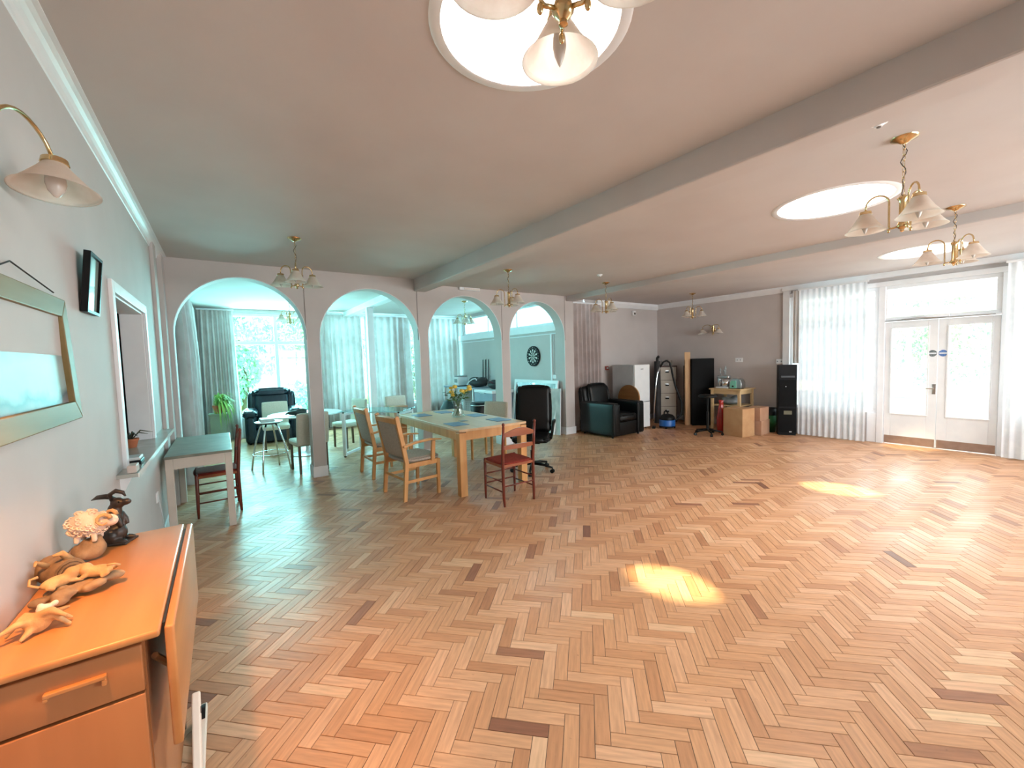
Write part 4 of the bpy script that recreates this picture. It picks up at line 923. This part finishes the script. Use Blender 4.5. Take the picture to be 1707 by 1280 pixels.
# second, lower stool tucked behind
o = MB().rbox(-.10, .10, -.14, .14, 0, .02, .004).rbox(-.095, .09, -.13, .13, .02, .04, .004).build('magazine', mat('pale_paper', '#c8d4d4', '#d6dfdf', rough=.5)); tag(o, 'pale magazines stacked on the chrome-legged stool seat', 'magazine'); o.location = (.53, 7.42, .7575)

t = thing('glass_desk', 'glass-topped desk on white metal trestle frames', 'desk', (1.66, 7.46, 0), math.radians(-44))
MB().rbox(-.06, 1.06, -.06, .60, .780, .790, .003).build('glass_top', desk_glass, t)
for x in (.0, 1.0):
    MB().box(x - .025, x + .025, -.02, .03, .02, .755).box(x - .025, x + .025, .52, .57, .02, .755).box(x - .02, x + .02, .03, .52, .03, .07).box(x - .02, x + .02, .03, .52, .715, .755).build('trestle', white_sat, t, bevel=.003)
    for y in (0, .545): MB().cyl((x, y, 0), (x, y, .02), .02, n=10).cyl((x, y, .755), (x, y, .780), .016, n=10).build('rubber_foot', blackp, t)
MB().box(.02, .98, .53, .56, .69, .715).build('cross_bar', white_sat, t)
t = thing('paper_box', 'low brown box with a label standing on the cream chair behind the desk', 'box', (2.97, 8.37, .49), .05)
MB().rbox(-.17, .13, -.13, .13, 0, .22, .006).build('carton', card2, t); MB().box(.02, .11, -.1315, -.13, .07, .17).build('label', mat('white_paper', '#dfe3e0', rough=.7), t)

# plant stand with spider plant
t = thing('plant_stand', 'grey-green square plant pedestal by the left curtain', 'plant stand', (-.11, 10.05, 0))
gg = mat('sage_paint', '#8d9a86', '#98a591', scale=4, rough=.6)
MB().box(-.13, .13, -.13, .13, .03, .67).build('column', gg, t, bevel=.004); MB().box(-.15, .15, -.15, .15, .67, .695).build('top', gg, t, bevel=.004); MB().box(-.15, .15, -.15, .15, 0, .03).build('plinth', gg, t, bevel=.004)
t = thing('spider_plant', 'trailing spider plant in a terracotta pot on the pedestal', 'plant', (-.10, 10.03, .696))
MB().lathe([(.06, 0), (.085, .12), (.095, .12), (.095, .16), (.083, .16), (.08, .13), (.001, .13)], 24).build('pot', terracotta, t, smooth=40)
rr = random.Random(14); lv = MB()
def blade(mb, pts, w_):
    v = []; f = []; k = len(pts)
    for i, p in enumerate(pts):
        p = Vector(p); d = (Vector(pts[min(i + 1, k - 1)]) - Vector(pts[max(i - 1, 0)])); n = d.cross(Vector((0, 0, 1))); n = n.normalized() if n.length > 1e-5 else Vector((1, 0, 0))
        q = w_ * (1 - (i / (k - 1)) ** 2) + .001; v += [p - n * q, p + Vector((0, 0, -.3 * q)), p + n * q]
    for i in range(k - 1): f += [(3 * i, 3 * i + 1, 3 * i + 4, 3 * i + 3), (3 * i + 1, 3 * i + 2, 3 * i + 5, 3 * i + 4)]
    mb.add(v, f)
for i in range(150):
    a_ = rr.gauss(-.6, 1.3); L_ = rr.uniform(.26, .44); up = rr.uniform(.14, .36); c_, s_ = math.cos(a_), math.sin(a_); dn = rr.choice((.05, .25, .5, .65)) * rr.uniform(.6, 1)
    if c_ < .1: L_ *= .28
    pts = [(L_ * u * c_ * (1 - .25 * u), L_ * u * s_ * (1 - .25 * u), .13 + up * math.sin(min(1, u * 1.5) * PI / 2) * (1 - u * .3) - dn * u ** 2.2) for u in [k / 7 for k in range(8)]]
    blade(lv, pts, rr.uniform(.012, .018))
lv.build('leaves', leaf_m, t, fixn=False)['kind'] = 'stuff'

# work bench, cupboard and what stands on them (right wall of the annex)
t = thing('work_table', 'blue-edged table against the far right wall under the dartboard room windows', 'table', (5.42, 9.88, 0))
MB().rbox(-.32, .32, -.83, .83, .865, .905, .008).build('tabletop', mat('pale_blue_laminate', '#9fb6c9', '#a9bfd0', rough=.4), t)
for sx in (-1, 1):
    for sy in (-1, 1): MB().box(sx * .29 - .02, sx * .29 + .02, sy * .79 - .02, sy * .79 + .02, 0, .865).build('leg', white_sat, t)
t = thing('chest_freezer', 'grey-blue chest freezer behind the cream dining chair', 'freezer', (5.44, 8.60, 0))
MB().rbox(-.32, .32, -.42, .42, .03, .80, .012).build('body', mat('grey_enamel', '#8d9aa8', '#97a3b0', rough=.4), t); MB().rbox(-.33, .33, -.43, .43, .805, .875, .012).build('lid', white_sat, t); MB().rbox(-.345, -.33, -.10, .10, .79, .82, .005).build('handle', steel, t)
t = thing('bread_maker', 'white bread maker on the blue-edged table before the curtain', 'appliance', (5.36, 10.15, .906))
MB().rbox(-.15, .15, -.13, .13, .012, .25, .025).build('body', white_sat, t, smooth=50); MB().rbox(-.14, .14, -.12, .12, .25, .285, .02).build('lid', mat('grey_plastic', '#9aa4a8', rough=.4), t, smooth=50); MB().box(-.156, -.15, -.07, .09, .10, .20).build('control_panel', mat('grey_plastic', '#9aa4a8'), t); MB().rbox(-.17, .17, -.17, .17, 0, .012, .004).build('tray', blackp, t)
bagm = mat('black_nylon', '#15151a', '#1f1f26', scale=9, rough=.6)
t = thing('holdall', 'black holdall with a white strap heaped on the table by the sticks', 'bag', (5.40, 9.30, .907))
remesh(MB().ell((0, 0, .11), (.20, .36, .11)).ell((.02, -.18, .17), (.15, .16, .09)).ell((0, .15, .16), (.16, .18, .10)).build('bag', bagm, t), .02, 4)
MB().tube([(-.17, .28, .06), (-.20, .12, .14), (-.18, -.04, .21), (-.15, -.14, .23), (-.17, -.22, .19)], .014, 8).build('strap', white_sat, t, smooth=True)
t = thing('rucksack', 'black rucksack on the chest freezer lid', 'bag', (5.47, 8.62, .877))
remesh(MB().ell((0, 0, .10), (.15, .22, .10)).ell((.03, .05, .17), (.11, .14, .06)).build('bag', bagm, t), .02, 4); MB().tube([(-.1, -.1, .15), (-.14, 0, .20), (-.1, .1, .16)], .01, 8).build('strap', mat('maroon_strap', '#5c2a33', rough=.8), t, smooth=True)
o = remesh(MB().ell((0, 0, .28), (.24, .28, .28)).ell((0, 0, .50), (.15, .18, .12)).build('bin_bag', mat('dark_teal_plastic', '#12292c', '#1a3639', rough=.35)), .025, 4); tag(o, 'full dark bin bag under the blue-edged table, behind the vase', 'bag'); o.location = (4.72, 9.65, .0)
t = thing('wire_crate', 'white wire crate under the blue-edged table, right of the flowers', 'crate', (4.82, 8.85, 0))
wc = MB()
for k in range(9):
    x = -.18 + .045 * k; wc.tube([(x, -.18, .6), (x, -.18, .0), (x, .18, .0), (x, .18, .6)], .004, 4)
for k in range(7):
    z = .02 + .095 * k; wc.tube([(-.18, -.18, z), (.18, -.18, z), (.18, .18, z), (-.18, .18, z)], .004, 4, closed=True)
wc.build('wires', white_sat, t)
t = thing('drum_pouf', 'black drum-shaped stool under the blue-edged table, beside the wire crate', 'stool', (4.83, 8.28, 0))
MB().lathe([(.001, 0), (.20, 0), (.21, .02), (.21, .60), (.19, .63), (.001, .64)], 28).build('drum', blackp, t, smooth=40)
for z in (.06, .57): MB().tube([(.213 * math.cos(k * .2618), .213 * math.sin(k * .2618), z) for k in range(24)], .012, 6, closed=True).build('hoop', steel, t, smooth=True)
# cue sticks in a small rack
for i in range(3):
    t = thing('snooker_cue', ('leftmost of the three short dark sticks on the annex wall', 'middle one of the three short dark sticks on the annex wall', 'rightmost of the three short dark sticks on the annex wall')[i], 'stick', (XA - .035, 9.66 - .14 * i, .906), group='sticks on the wall')
    MB().tube([(0, 0, 0), (.02, 0, .70)], [.016, .010], 10).build('shaft', mat('dark_stick', '#27333a', rough=.4), t, smooth=40); MB().tube([(.02, 0, .70), (.0203, 0, .72)], [.010, .009], 8).build('tip', white_sat, t)
# dartboard
t = thing('dartboard', 'black and white dartboard on the pale blue wall', 'dartboard', (XA, 7.44, 1.65))
Md = Matrix.Rotation(-PI / 2, 4, 'Y')
MB().lathe([(.001, 0), (.226, 0), (.226, .035), (.001, .035)], 48, Md).build('board', mat('dart_black', '#12151c', rough=.9), t, smooth=40)
wm = mat('dart_pale', '#cfd3cf', rough=.9); gm = mat('dart_green', '#1f5a48', rough=.9)
def seg(r0, r1, a0, a1, z): 
    n = 4; pr = [(r0 * math.cos(a0 + (a1 - a0) * i / n), r0 * math.sin(a0 + (a1 - a0) * i / n)) for i in range(n + 1)] + [(r1 * math.cos(a1 + (a0 - a1) * i / n), r1 * math.sin(a1 + (a0 - a1) * i / n)) for i in range(n + 1)]
    return MB().prism(pr, 'z', .035, z, Md)
for k in range(20):
    if k % 2 == 0:
        a0 = 2 * PI * (k - .5) / 20; a1 = 2 * PI * (k + .5) / 20
        seg(.10, .155, a0, a1, .0365).build('segment', wm, t); seg(.016, .09, a0, a1, .0365).build('segment', wm, t)
MB().lathe([(.001, .036), (.016, .036), (.016, .038), (.001, .038)], 16, Md).build('bullseye', gm, t)
nums = [20, 1, 18, 4, 13, 6, 10, 15, 2, 17, 3, 19, 7, 16, 8, 11, 14, 9, 12, 5]
for k, nn in enumerate(nums):
    a_ = PI / 2 - 2 * PI * k / 20; text('number', str(nn), .034, Matrix(((0, 0, -1, -.0365), (-1, 0, 0, -.192 * math.cos(a_)), (0, 1, 0, .192 * math.sin(a_)), (0, 0, 0, 1))), wm, t)
# leaning mirror and panel, plug
t = thing('leaning_mirror', 'large white-framed mirror leaning on the wall below the dartboard', 'mirror', (5.60, 7.35, 0)); t.rotation_euler = (0, .13, 0)
mir = mat('mirror_glass', '#c9dde2', metal=1, rough=.04)
for (y0, y1, z0, z1) in ((-.78, .78, 0, .07), (-.78, .78, 1.06, 1.13), (-.78, -.71, .07, 1.06), (.71, .78, .07, 1.06)): MB().box(-.012, .018, y0, y1, z0, z1).build('frame_bar', white_sat, t, bevel=.004)
MB().box(0, .008, -.715, .715, .065, 1.065).build('glass', mir, t)
t = thing('marble_slab', 'narrow pale marble-patterned slab leaning beside the end pillar', 'slab', (5.645, 6.57, 0)); t.rotation_euler = (0, .06, math.radians(22))
MB().box(-.02, .0, -.105, .105, 0, .96).build('slab', mat('marbled_board', '#a9bcbb', '#d5e2e0', scale=9, detail=8, rough=.3, stretch=(1, 1, .4)), t)
for y in (-.115, .105): MB().box(-.026, .002, y, y + .01, 0, .965).build('edge_trim', white_sat, t)
t = thing('wall_switch', 'white switch and cable on the annex wall left of the fourth pillar edge', 'switch', (XA, 6.74, 1.2))
MB().rbox(-.012, 0, -.06, .06, -.04, .04, .004).build('plate', trimw, t); MB().cyl((-.008, 0, .04), (-.008, 0, .9), .005, n=6).build('cable', mat('grey_cable', '#c9cdd0'), t)

# ------------------------------------------------------------------ alcove corner
t = thing('fridge_freezer', 'white fridge freezer behind the black leather armchair', 'fridge', (7.41, 6.06, 0))
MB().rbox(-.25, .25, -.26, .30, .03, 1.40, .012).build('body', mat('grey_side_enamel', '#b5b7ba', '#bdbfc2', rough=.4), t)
MB().rbox(-.25, .25, -.32, -.265, .60, 1.40, .012).build('door', white_sat, t); MB().rbox(-.25, .25, -.32, -.265, .04, .588, .012).build('door', white_sat, t)
MB().box(-.06, .03, -.3215, -.32, 1.30, 1.312).build('badge', mat('badge_grey', '#70757c', rough=.3, metal=.6), t)
for sx in (-1, 1):
    for y in (-.22, .26): MB().cyl((sx * .22, y, 0), (sx * .22, y, .03), .02, n=10).build('foot', blackp, t)
t = thing('folded_round_table', 'round wooden folding table leaning against the fridge side', 'table', (7.065, 5.86, 0))
t.rotation_euler = (0, .045, 0); rw = wood('honey_wood', '#a8743e', '#bd8a50', 'y', rough=.4); Md2 = T(0, 0, .70) @ Matrix.Rotation(PI / 2, 4, 'Y')
MB().lathe([(.001, 0), (.26, 0), (.275, .006), (.275, .03), (.26, .036), (.001, .036)], 44, Md2).build('tabletop', rw, t, smooth=40)
MB().lathe([(.255, -.012), (.278, -.012), (.278, .0), (.255, .0)], 44, Md2).build('rim', wood('dark_honey_wood', '#7c5128', '#8e6034', 'y'), t, smooth=40)
for s in (-1, 1): MB().tube([(.02, s * .10, .9), (.02, s * .17, 0)], .016, 8).build('leg', rw, t, smooth=True)
D45 = math.radians(-45)
t = thing('filing_cabinet', 'putty-coloured four-drawer filing cabinet in the corner', 'filing cabinet', (8.67, 6.02, 0), D45)
MB().box(-.23, .23, -.02, .36, .0, 1.335).build('body', mat('maroon_brown_enamel', '#4b2f2c', '#553733', rough=.5), t)
for k in range(4):
    d = MB().rbox(-.205, .205, -.045, -.02, .06 + .312 * k, .06 + .305 + .312 * k, .004).build('drawer', putty, t)
    z = .06 + .312 * k + .20; MB().box(-.04, .04, -.062, -.045, z - .025, z + .012).build('handle', blackp, d, bevel=.003); MB().box(-.036, .036, -.05, -.0445, z + .012, z + .032).build('label_holder', steel, d)
t = thing('photo_frame_stack', 'small pile of framed photos on top of the filing cabinet', 'photo frames', (8.80, 6.10, 1.336), D45)
for k in range(3): MB().box(-.13 + .09 * k, -.05 + .09 * k, .02 + .02 * k, .035 + .02 * k, 0, .12 + .02 * (k % 2)).build('frame', mat('photo_%d' % k, ('#a29b94', '#6b6765', '#c5beb6')[k], ('#6f6a66', '#9a958f', '#8d8780')[k], scale=30, rough=.4), t)
t = thing('rolled_mat', 'tall dark rolled mat standing left of the filing cabinet', 'rolled mat', (8.35, 6.05, 0))
MB().tube([(0, 0, 0), (.01, 0, .75), (.03, .02, 1.45)], [.075, .075, .07], 16).build('roll', mat('charcoal_rubber', '#2b2a2c', '#353436', rough=.7), t, smooth=40); MB().tube([(.03, .02, 1.45), (.03, .02, 1.52), (.02, -.02, 1.56), (-.02, -.05, 1.54)], [.03, .03, .028, .024], 10).build('hook_end', mat('charcoal_rubber', '#2b2a2c'), t, smooth=True)
o = B(-.10, .10, 0, .02, 0, 1.33).build('brown_board', darkbrown); tag(o, 'dark brown board between the filing cabinet and plywood strip', 'board'); o.location = (8.98, 5.66, 0); o.rotation_euler = (0, 0, D45)
t = thing('plywood_board', 'tall plywood offcut standing left of the black cabinet', 'board', (8.56, 5.41, 0), D45)
MB().box(-.05, .02, -.012, .006, 0, 1.47).box(-.06, .06, .006, .024, 0, 1.64).build('board', ply, t)
t = thing('black_cabinet', 'tall plain black cabinet beside the small kitchen table', 'cabinet', (8.735, 5.155, 0), D45)
MB().box(-.235, .235, -.005, .20, .02, 1.49).build('carcass', black_matt, t, bevel=.004); MB().rbox(-.232, .232, -.022, -.006, .03, 1.485, .004).build('door', black_matt, t); MB().box(-.22, .22, .01, .19, 0, .02).build('plinth', blackp, t)
# vacuum cleaner
D = 9.09
def at(x, y, d=D):
    v = m3 @ Vector(((x - 853.5) / F_PX, -(y - 640) / F_PX, -1)); return Vector((0, 0, CAM_H)) + v * d
t = thing('vacuum_cleaner', 'blue drum vacuum cleaner with black top in front of the filing cabinet', 'vacuum cleaner', (7.93, 5.50, 0))
MB().lathe([(.001, .035), (.15, .035), (.165, .05), (.165, .17), (.155, .185), (.001, .185)], 32).build('drum', mat('blue_plastic', '#2262b0', '#2a6cbb', rough=.35), t, smooth=40)
MB().lathe([(.001, .03), (.17, .03), (.172, .05), (.16, .055)], 32).build('bumper', blackp, t, smooth=40)
hd = MB().lathe([(.16, .185), (.165, .20), (.15, .25), (.11, .29), (.05, .305), (.001, .307)], 32).build('top', blackp, t, smooth=40)
MB().tube([(-.07, .03, .285), (-.06, .03, .35), (0, .03, .385), (.06, .03, .35), (.07, .03, .285)], .014, 10).build('handle', blackp, hd, smooth=True)
for a_ in (.4, 2.0, 3.6, 5.2): MB().cyl((.14 * math.cos(a_), .14 * math.sin(a_), .025), (.165 * math.cos(a_), .165 * math.sin(a_), .025), .025, n=14).build('wheel', blackp, t, smooth=40)
for (x, y) in ((-.09, -.09), (-.02, -.125), (.06, -.105)): MB().cyl((x, y, .235), (x * 1.15, y * 1.15, .245), .013, n=12).build('knob', steel, hd, smooth=40)
dd = 9.15
MB().tube([at(1090, 702, dd), at(1093.5, 640, dd), at(1096, 622, dd), at(1101, 611, dd)], .017, 10, M=T(-7.93, -5.50, 0)).build('chrome_tube', chrome, t, smooth=True)
MB().tube([at(1101, 611, dd), at(1105, 604, dd), at(1111, 601, dd), at(1116, 604, dd), at(1119, 613, dd), at(1122, 628, dd), at(1126, 644, dd), at(1131, 657, dd), at(1136, 670, dd), at(1136, 690, dd), at(1128, 700, dd), at(1119, 697, dd)], .021, 10, M=T(-7.93, -5.50, 0)).build('hose', blackp, t, smooth=True)
MB().rbox(-.12, .12, -.035, .035, 0, .035, .01, M=T(-7.93, -5.50, 0) @ T(*at(1090, 704, dd).xy, 0) @ RZ(.6)).build('floor_nozzle', blackp, t, smooth=50)
# small kitchen table with mixer and toaster
t = thing('kitchen_table', 'small pine table with a lower shelf against the grey wall', 'table', (8.78, 4.53, 0)); pw = wood('pale_pine', '#c9a878', '#d6b88b', 'y', rough=.5)
MB().box(-.31, .31, -.33, .33, .835, .86).build('tabletop', pw, t, bevel=.003)
for sx in (-1, 1):
    for sy in (-1, 1): MB().box(sx * .26 - .025, sx * .26 + .025, sy * .28 - .025, sy * .28 + .025, 0, .835).build('leg', pw, t, bevel=.003)
    MB().box(sx * .26 - .01, sx * .26 + .01, -.255, .255, .75, .83).build('apron', pw, t); MB().box(-.235, .235, sx * .28 - .01, sx * .28 + .01, .75, .83).build('apron', pw, t)
MB().box(-.27, .27, -.29, .29, .50, .52).build('lower_shelf', pw, t)
o = remesh(MB().ell((0, 0, .07), (.17, .17, .07)).ell((.03, -.08, .12), (.10, .10, .07)).ell((-.05, .08, .10), (.10, .09, .06)).build('plastic_bag', mat('grey_polythene', '#7d8387', '#989ea2', scale=8, rough=.3)), .015, 3); tag(o, 'crumpled grey plastic bag on the lower shelf of the pine table', 'bag'); o.location = (8.72, 4.52, .521)
t = thing('stand_mixer', 'steel stand mixer with bowl and attachments on the pine table', 'mixer', (8.70, 4.66, .861), math.radians(90))
MB().rbox(-.13, .13, -.10, .10, 0, .03, .012).build('base', white_sat, t, smooth=50); MB().rbox(.05, .12, -.055, .055, .03, .24, .02).build('column', steel, t, smooth=50); MB().rbox(-.13, .13, -.06, .06, .19, .27, .03).build('motor_head', steel, t, smooth=50)
MB().shell([(.05, .032), (.075, .06), (.10, .17), (.105, .17), (.08, .055), (.055, .03)], 26, o=(-.04, 0, 0)).build('bowl', chrome, t, smooth=True)
for (x, y, h) in ((-.05, .02, .20), (.0, -.03, .13), (.06, .02, .16)): MB().cyl((x, y, .265), (x + .01, y, .27 + h), .008, n=8).ell((x + .01, y, .27 + h * .7), (.02, .02, .03), 10, 7).build('attachment', mat('grey_plastic', '#9aa4a8'), t, smooth=True)
t = thing('toaster', 'rounded steel toaster with a mint green end panel on the pine table', 'toaster', (8.70, 4.38, .861), math.radians(90))
MB().prism([(-.12, .012), (.12, .012), (.12, .12), (.09, .185), (.04, .205), (-.04, .205), (-.09, .185), (-.12, .12)], 'y', -.09, .085).build('body', steel, t, smooth=50, bevel=.006)
MB().prism([(-.02, .012), (.10, .012), (.10, .12), (.075, .165), (-.02, .165)], 'y', .085, .10).build('end_panel', mat('mint_plastic', '#7fc9b4', rough=.4), t); MB().cyl((.04, .10, .05), (.04, .115, .05), .016, n=14).build('knob', blackp, t, smooth=40); MB().box(-.10, .10, -.06, .06, 0, .012).build('foot_base', blackp, t)
for y in (-.03, .03): MB().box(-.085, .085, y - .012, y + .012, .2035, .206).build('slot', blackp, t)
def carton(label, x, y, z, w_, d_, h_, m, rz):
    t = thing('cardboard_box', label, 'box', (x, y, z), rz, 'cardboard boxes under the kitchen table')
    MB().box(-w_ / 2, w_ / 2, -d_ / 2, d_ / 2, 0, h_).build('carton', m, t, bevel=.004)
    for s in (-1, 1): MB().box(-w_ / 2, w_ / 2, (.002 if s > 0 else -d_ / 2 + .002), (d_ / 2 - .002 if s > 0 else -.002), h_, h_ + .003).build('flap', m, t)
    MB().box(-w_ / 2 - .001, w_ / 2 + .001, -.02, .02, h_ + .003, h_ + .0035).build('tape', mat('brown_tape', '#9c7549', rough=.3), t)
carton('largest cardboard box, standing in front of the small pine table', 8.16, 4.08, 0, .36, .40, .53, card, math.radians(-8))
carton('small cardboard box at the bottom of the pair beside the green bin', 8.60, 3.92, 0, .40, .26, .27, card2, math.radians(4))
carton('small cardboard box stacked on top of another beside the green bin', 8.58, 3.925, .2745, .38, .25, .25, card2, math.radians(2))
t = thing('red_vase', 'tall glossy red vase beside the largest cardboard box', 'vase', (8.22, 4.46, 0))
MB().lathe([(.001, 0), (.055, 0), (.07, .02), (.085, .14), (.082, .30), (.062, .44), (.040, .55), (.036, .60), (.05, .65), (.045, .65), (.03, .60), (.001, .58)], 28).build('vase_body', mat('red_glaze', '#a31f1c', '#b82a22', scale=4, rough=.12, coat=.6), t, smooth=True)
t = thing('swivel_stool', 'black swivel stool with castors in front of the black cabinet', 'stool', (7.80, 4.50, 0))
MB().lathe([(.001, .735), (.15, .735), (.17, .75), (.17, .775), (.15, .79), (.001, .79)], 30).build('seat', blackp, t, smooth=50); MB().cyl((0, 0, .10), (0, 0, .45), .026).cyl((0, 0, .45), (0, 0, .735), .016).build('column', blackp, t, smooth=40)
for k in range(5):
    a_ = 2 * PI * k / 5 + .15; d = Vector((math.cos(a_), math.sin(a_), 0)); l = MB().tube([d * .02 + Vector((0, 0, .10)), d * .26 + Vector((0, 0, .07))], [.022, .014], 8).build('base_leg', blackp, t, smooth=True)
    p = d * .26; n = Vector((-d.y, d.x, 0)); MB().cyl(p + n * .02 + Vector((0, 0, .026)), p - n * .02 + Vector((0, 0, .026)), .026, n=14).cyl(p + Vector((0, 0, .03)), p + Vector((0, 0, .068)), .008, n=8).build('castor', blackp, l, smooth=40)
t = thing('waste_bin', 'green waste bin with a black liner beside the black tower', 'bin', (8.94, 3.85, 0))
MB().shell([(.001, .003), (.085, .003), (.085, 0), (.115, .36), (.11, .36), (.082, .01), (.001, .01)], 26).build('bin', mat('green_plastic', '#14602f', '#1a6d38', rough=.4), t, smooth=True); MB().shell([(.117, .34), (.122, .48), (.118, .48), (.112, .35)], 26).build('liner', blackp, t, smooth=True)
t = thing('tower_heater', 'tall black tower cabinet standing left of the net curtain', 'tower', (8.765, 3.475, 0), math.radians(-57))
MB().rbox(-.15, .15, 0, .17, .02, 1.34, .008).build('cabinet', mat('black_tower', '#0b0c10', '#101217', rough=.5, spec=.2), t); MB().box(-.14, .14, .01, .16, 0, .02).build('plinth', blackp, t)
MB().rbox(-.135, .135, -.008, 0, .55, 1.06, .003).build('upper_panel', black_matt, t); MB().rbox(-.135, .135, -.008, 0, .06, .52, .003).build('lower_panel', black_matt, t); MB().rbox(-.11, .11, -.016, -.0, 1.10, 1.135, .004).build('vent_bar', mat('tower_grey', '#3f444a', rough=.4), t)
MB().box(-.06, .07, -.012, -.008, .40, .47).build('display', mat('olive_display', '#6a6b58', rough=.3), t); MB().cyl((-.03, -.018, .93), (-.03, -.008, .93), .008, n=10).build('key_lock', steel, t); MB().box(.03, .07, -.012, -.008, .06, .08).build('badge', steel, t)
# wall fittings
for (l, c, x, y, z, ax, w_, h_) in (('white junction box on the wall just above the black tower', 'junction box', XR, 3.76, 1.40, 'x', .12, .09), ('white double socket on the grey wall above the toaster', 'socket', XR, 4.56, 1.44, 'x', .15, .09)):
    t = thing('wall_box' if 'junction' in l else 'wall_socket', l, c, (x, y, z)); MB().rbox(-.03 if 'junction' in l else -.012, 0, -w_ / 2, w_ / 2, -h_ / 2, h_ / 2, .004).build('plate', trimw, t)
    for s in (-1, 1): MB().box(-.034 if 'junction' in l else -.014, -.012, s * .035 - .01, s * .035 + .01, -.012, .012).build('screw_cap' if 'junction' in l else 'switch', mat('grey_plastic', '#9aa4a8'), t)
t = thing('fire_call_point', 'small red and white fire alarm call point beside the pinkish curtain', 'alarm', (7.24, 6.605, 1.33))
MB().rbox(-.045, .045, -.03, 0, -.045, .045, .005).build('housing', mat('alarm_red', '#a03a32', rough=.4), t); MB().box(-.028, .028, -.032, -.03, -.022, .022).build('panel', white_sat, t)
t = thing('light_switch', 'small grey switch on the end pillar beside the pinkish curtain', 'switch', (6.05, 6.54, 1.45)); MB().rbox(0, .014, -.045, .045, -.03, .03, .004).build('plate', mat('grey_plastic', '#9aa4a8'), t); MB().box(.014, .018, -.012, .012, -.012, .012).build('rocker', blackp, t)
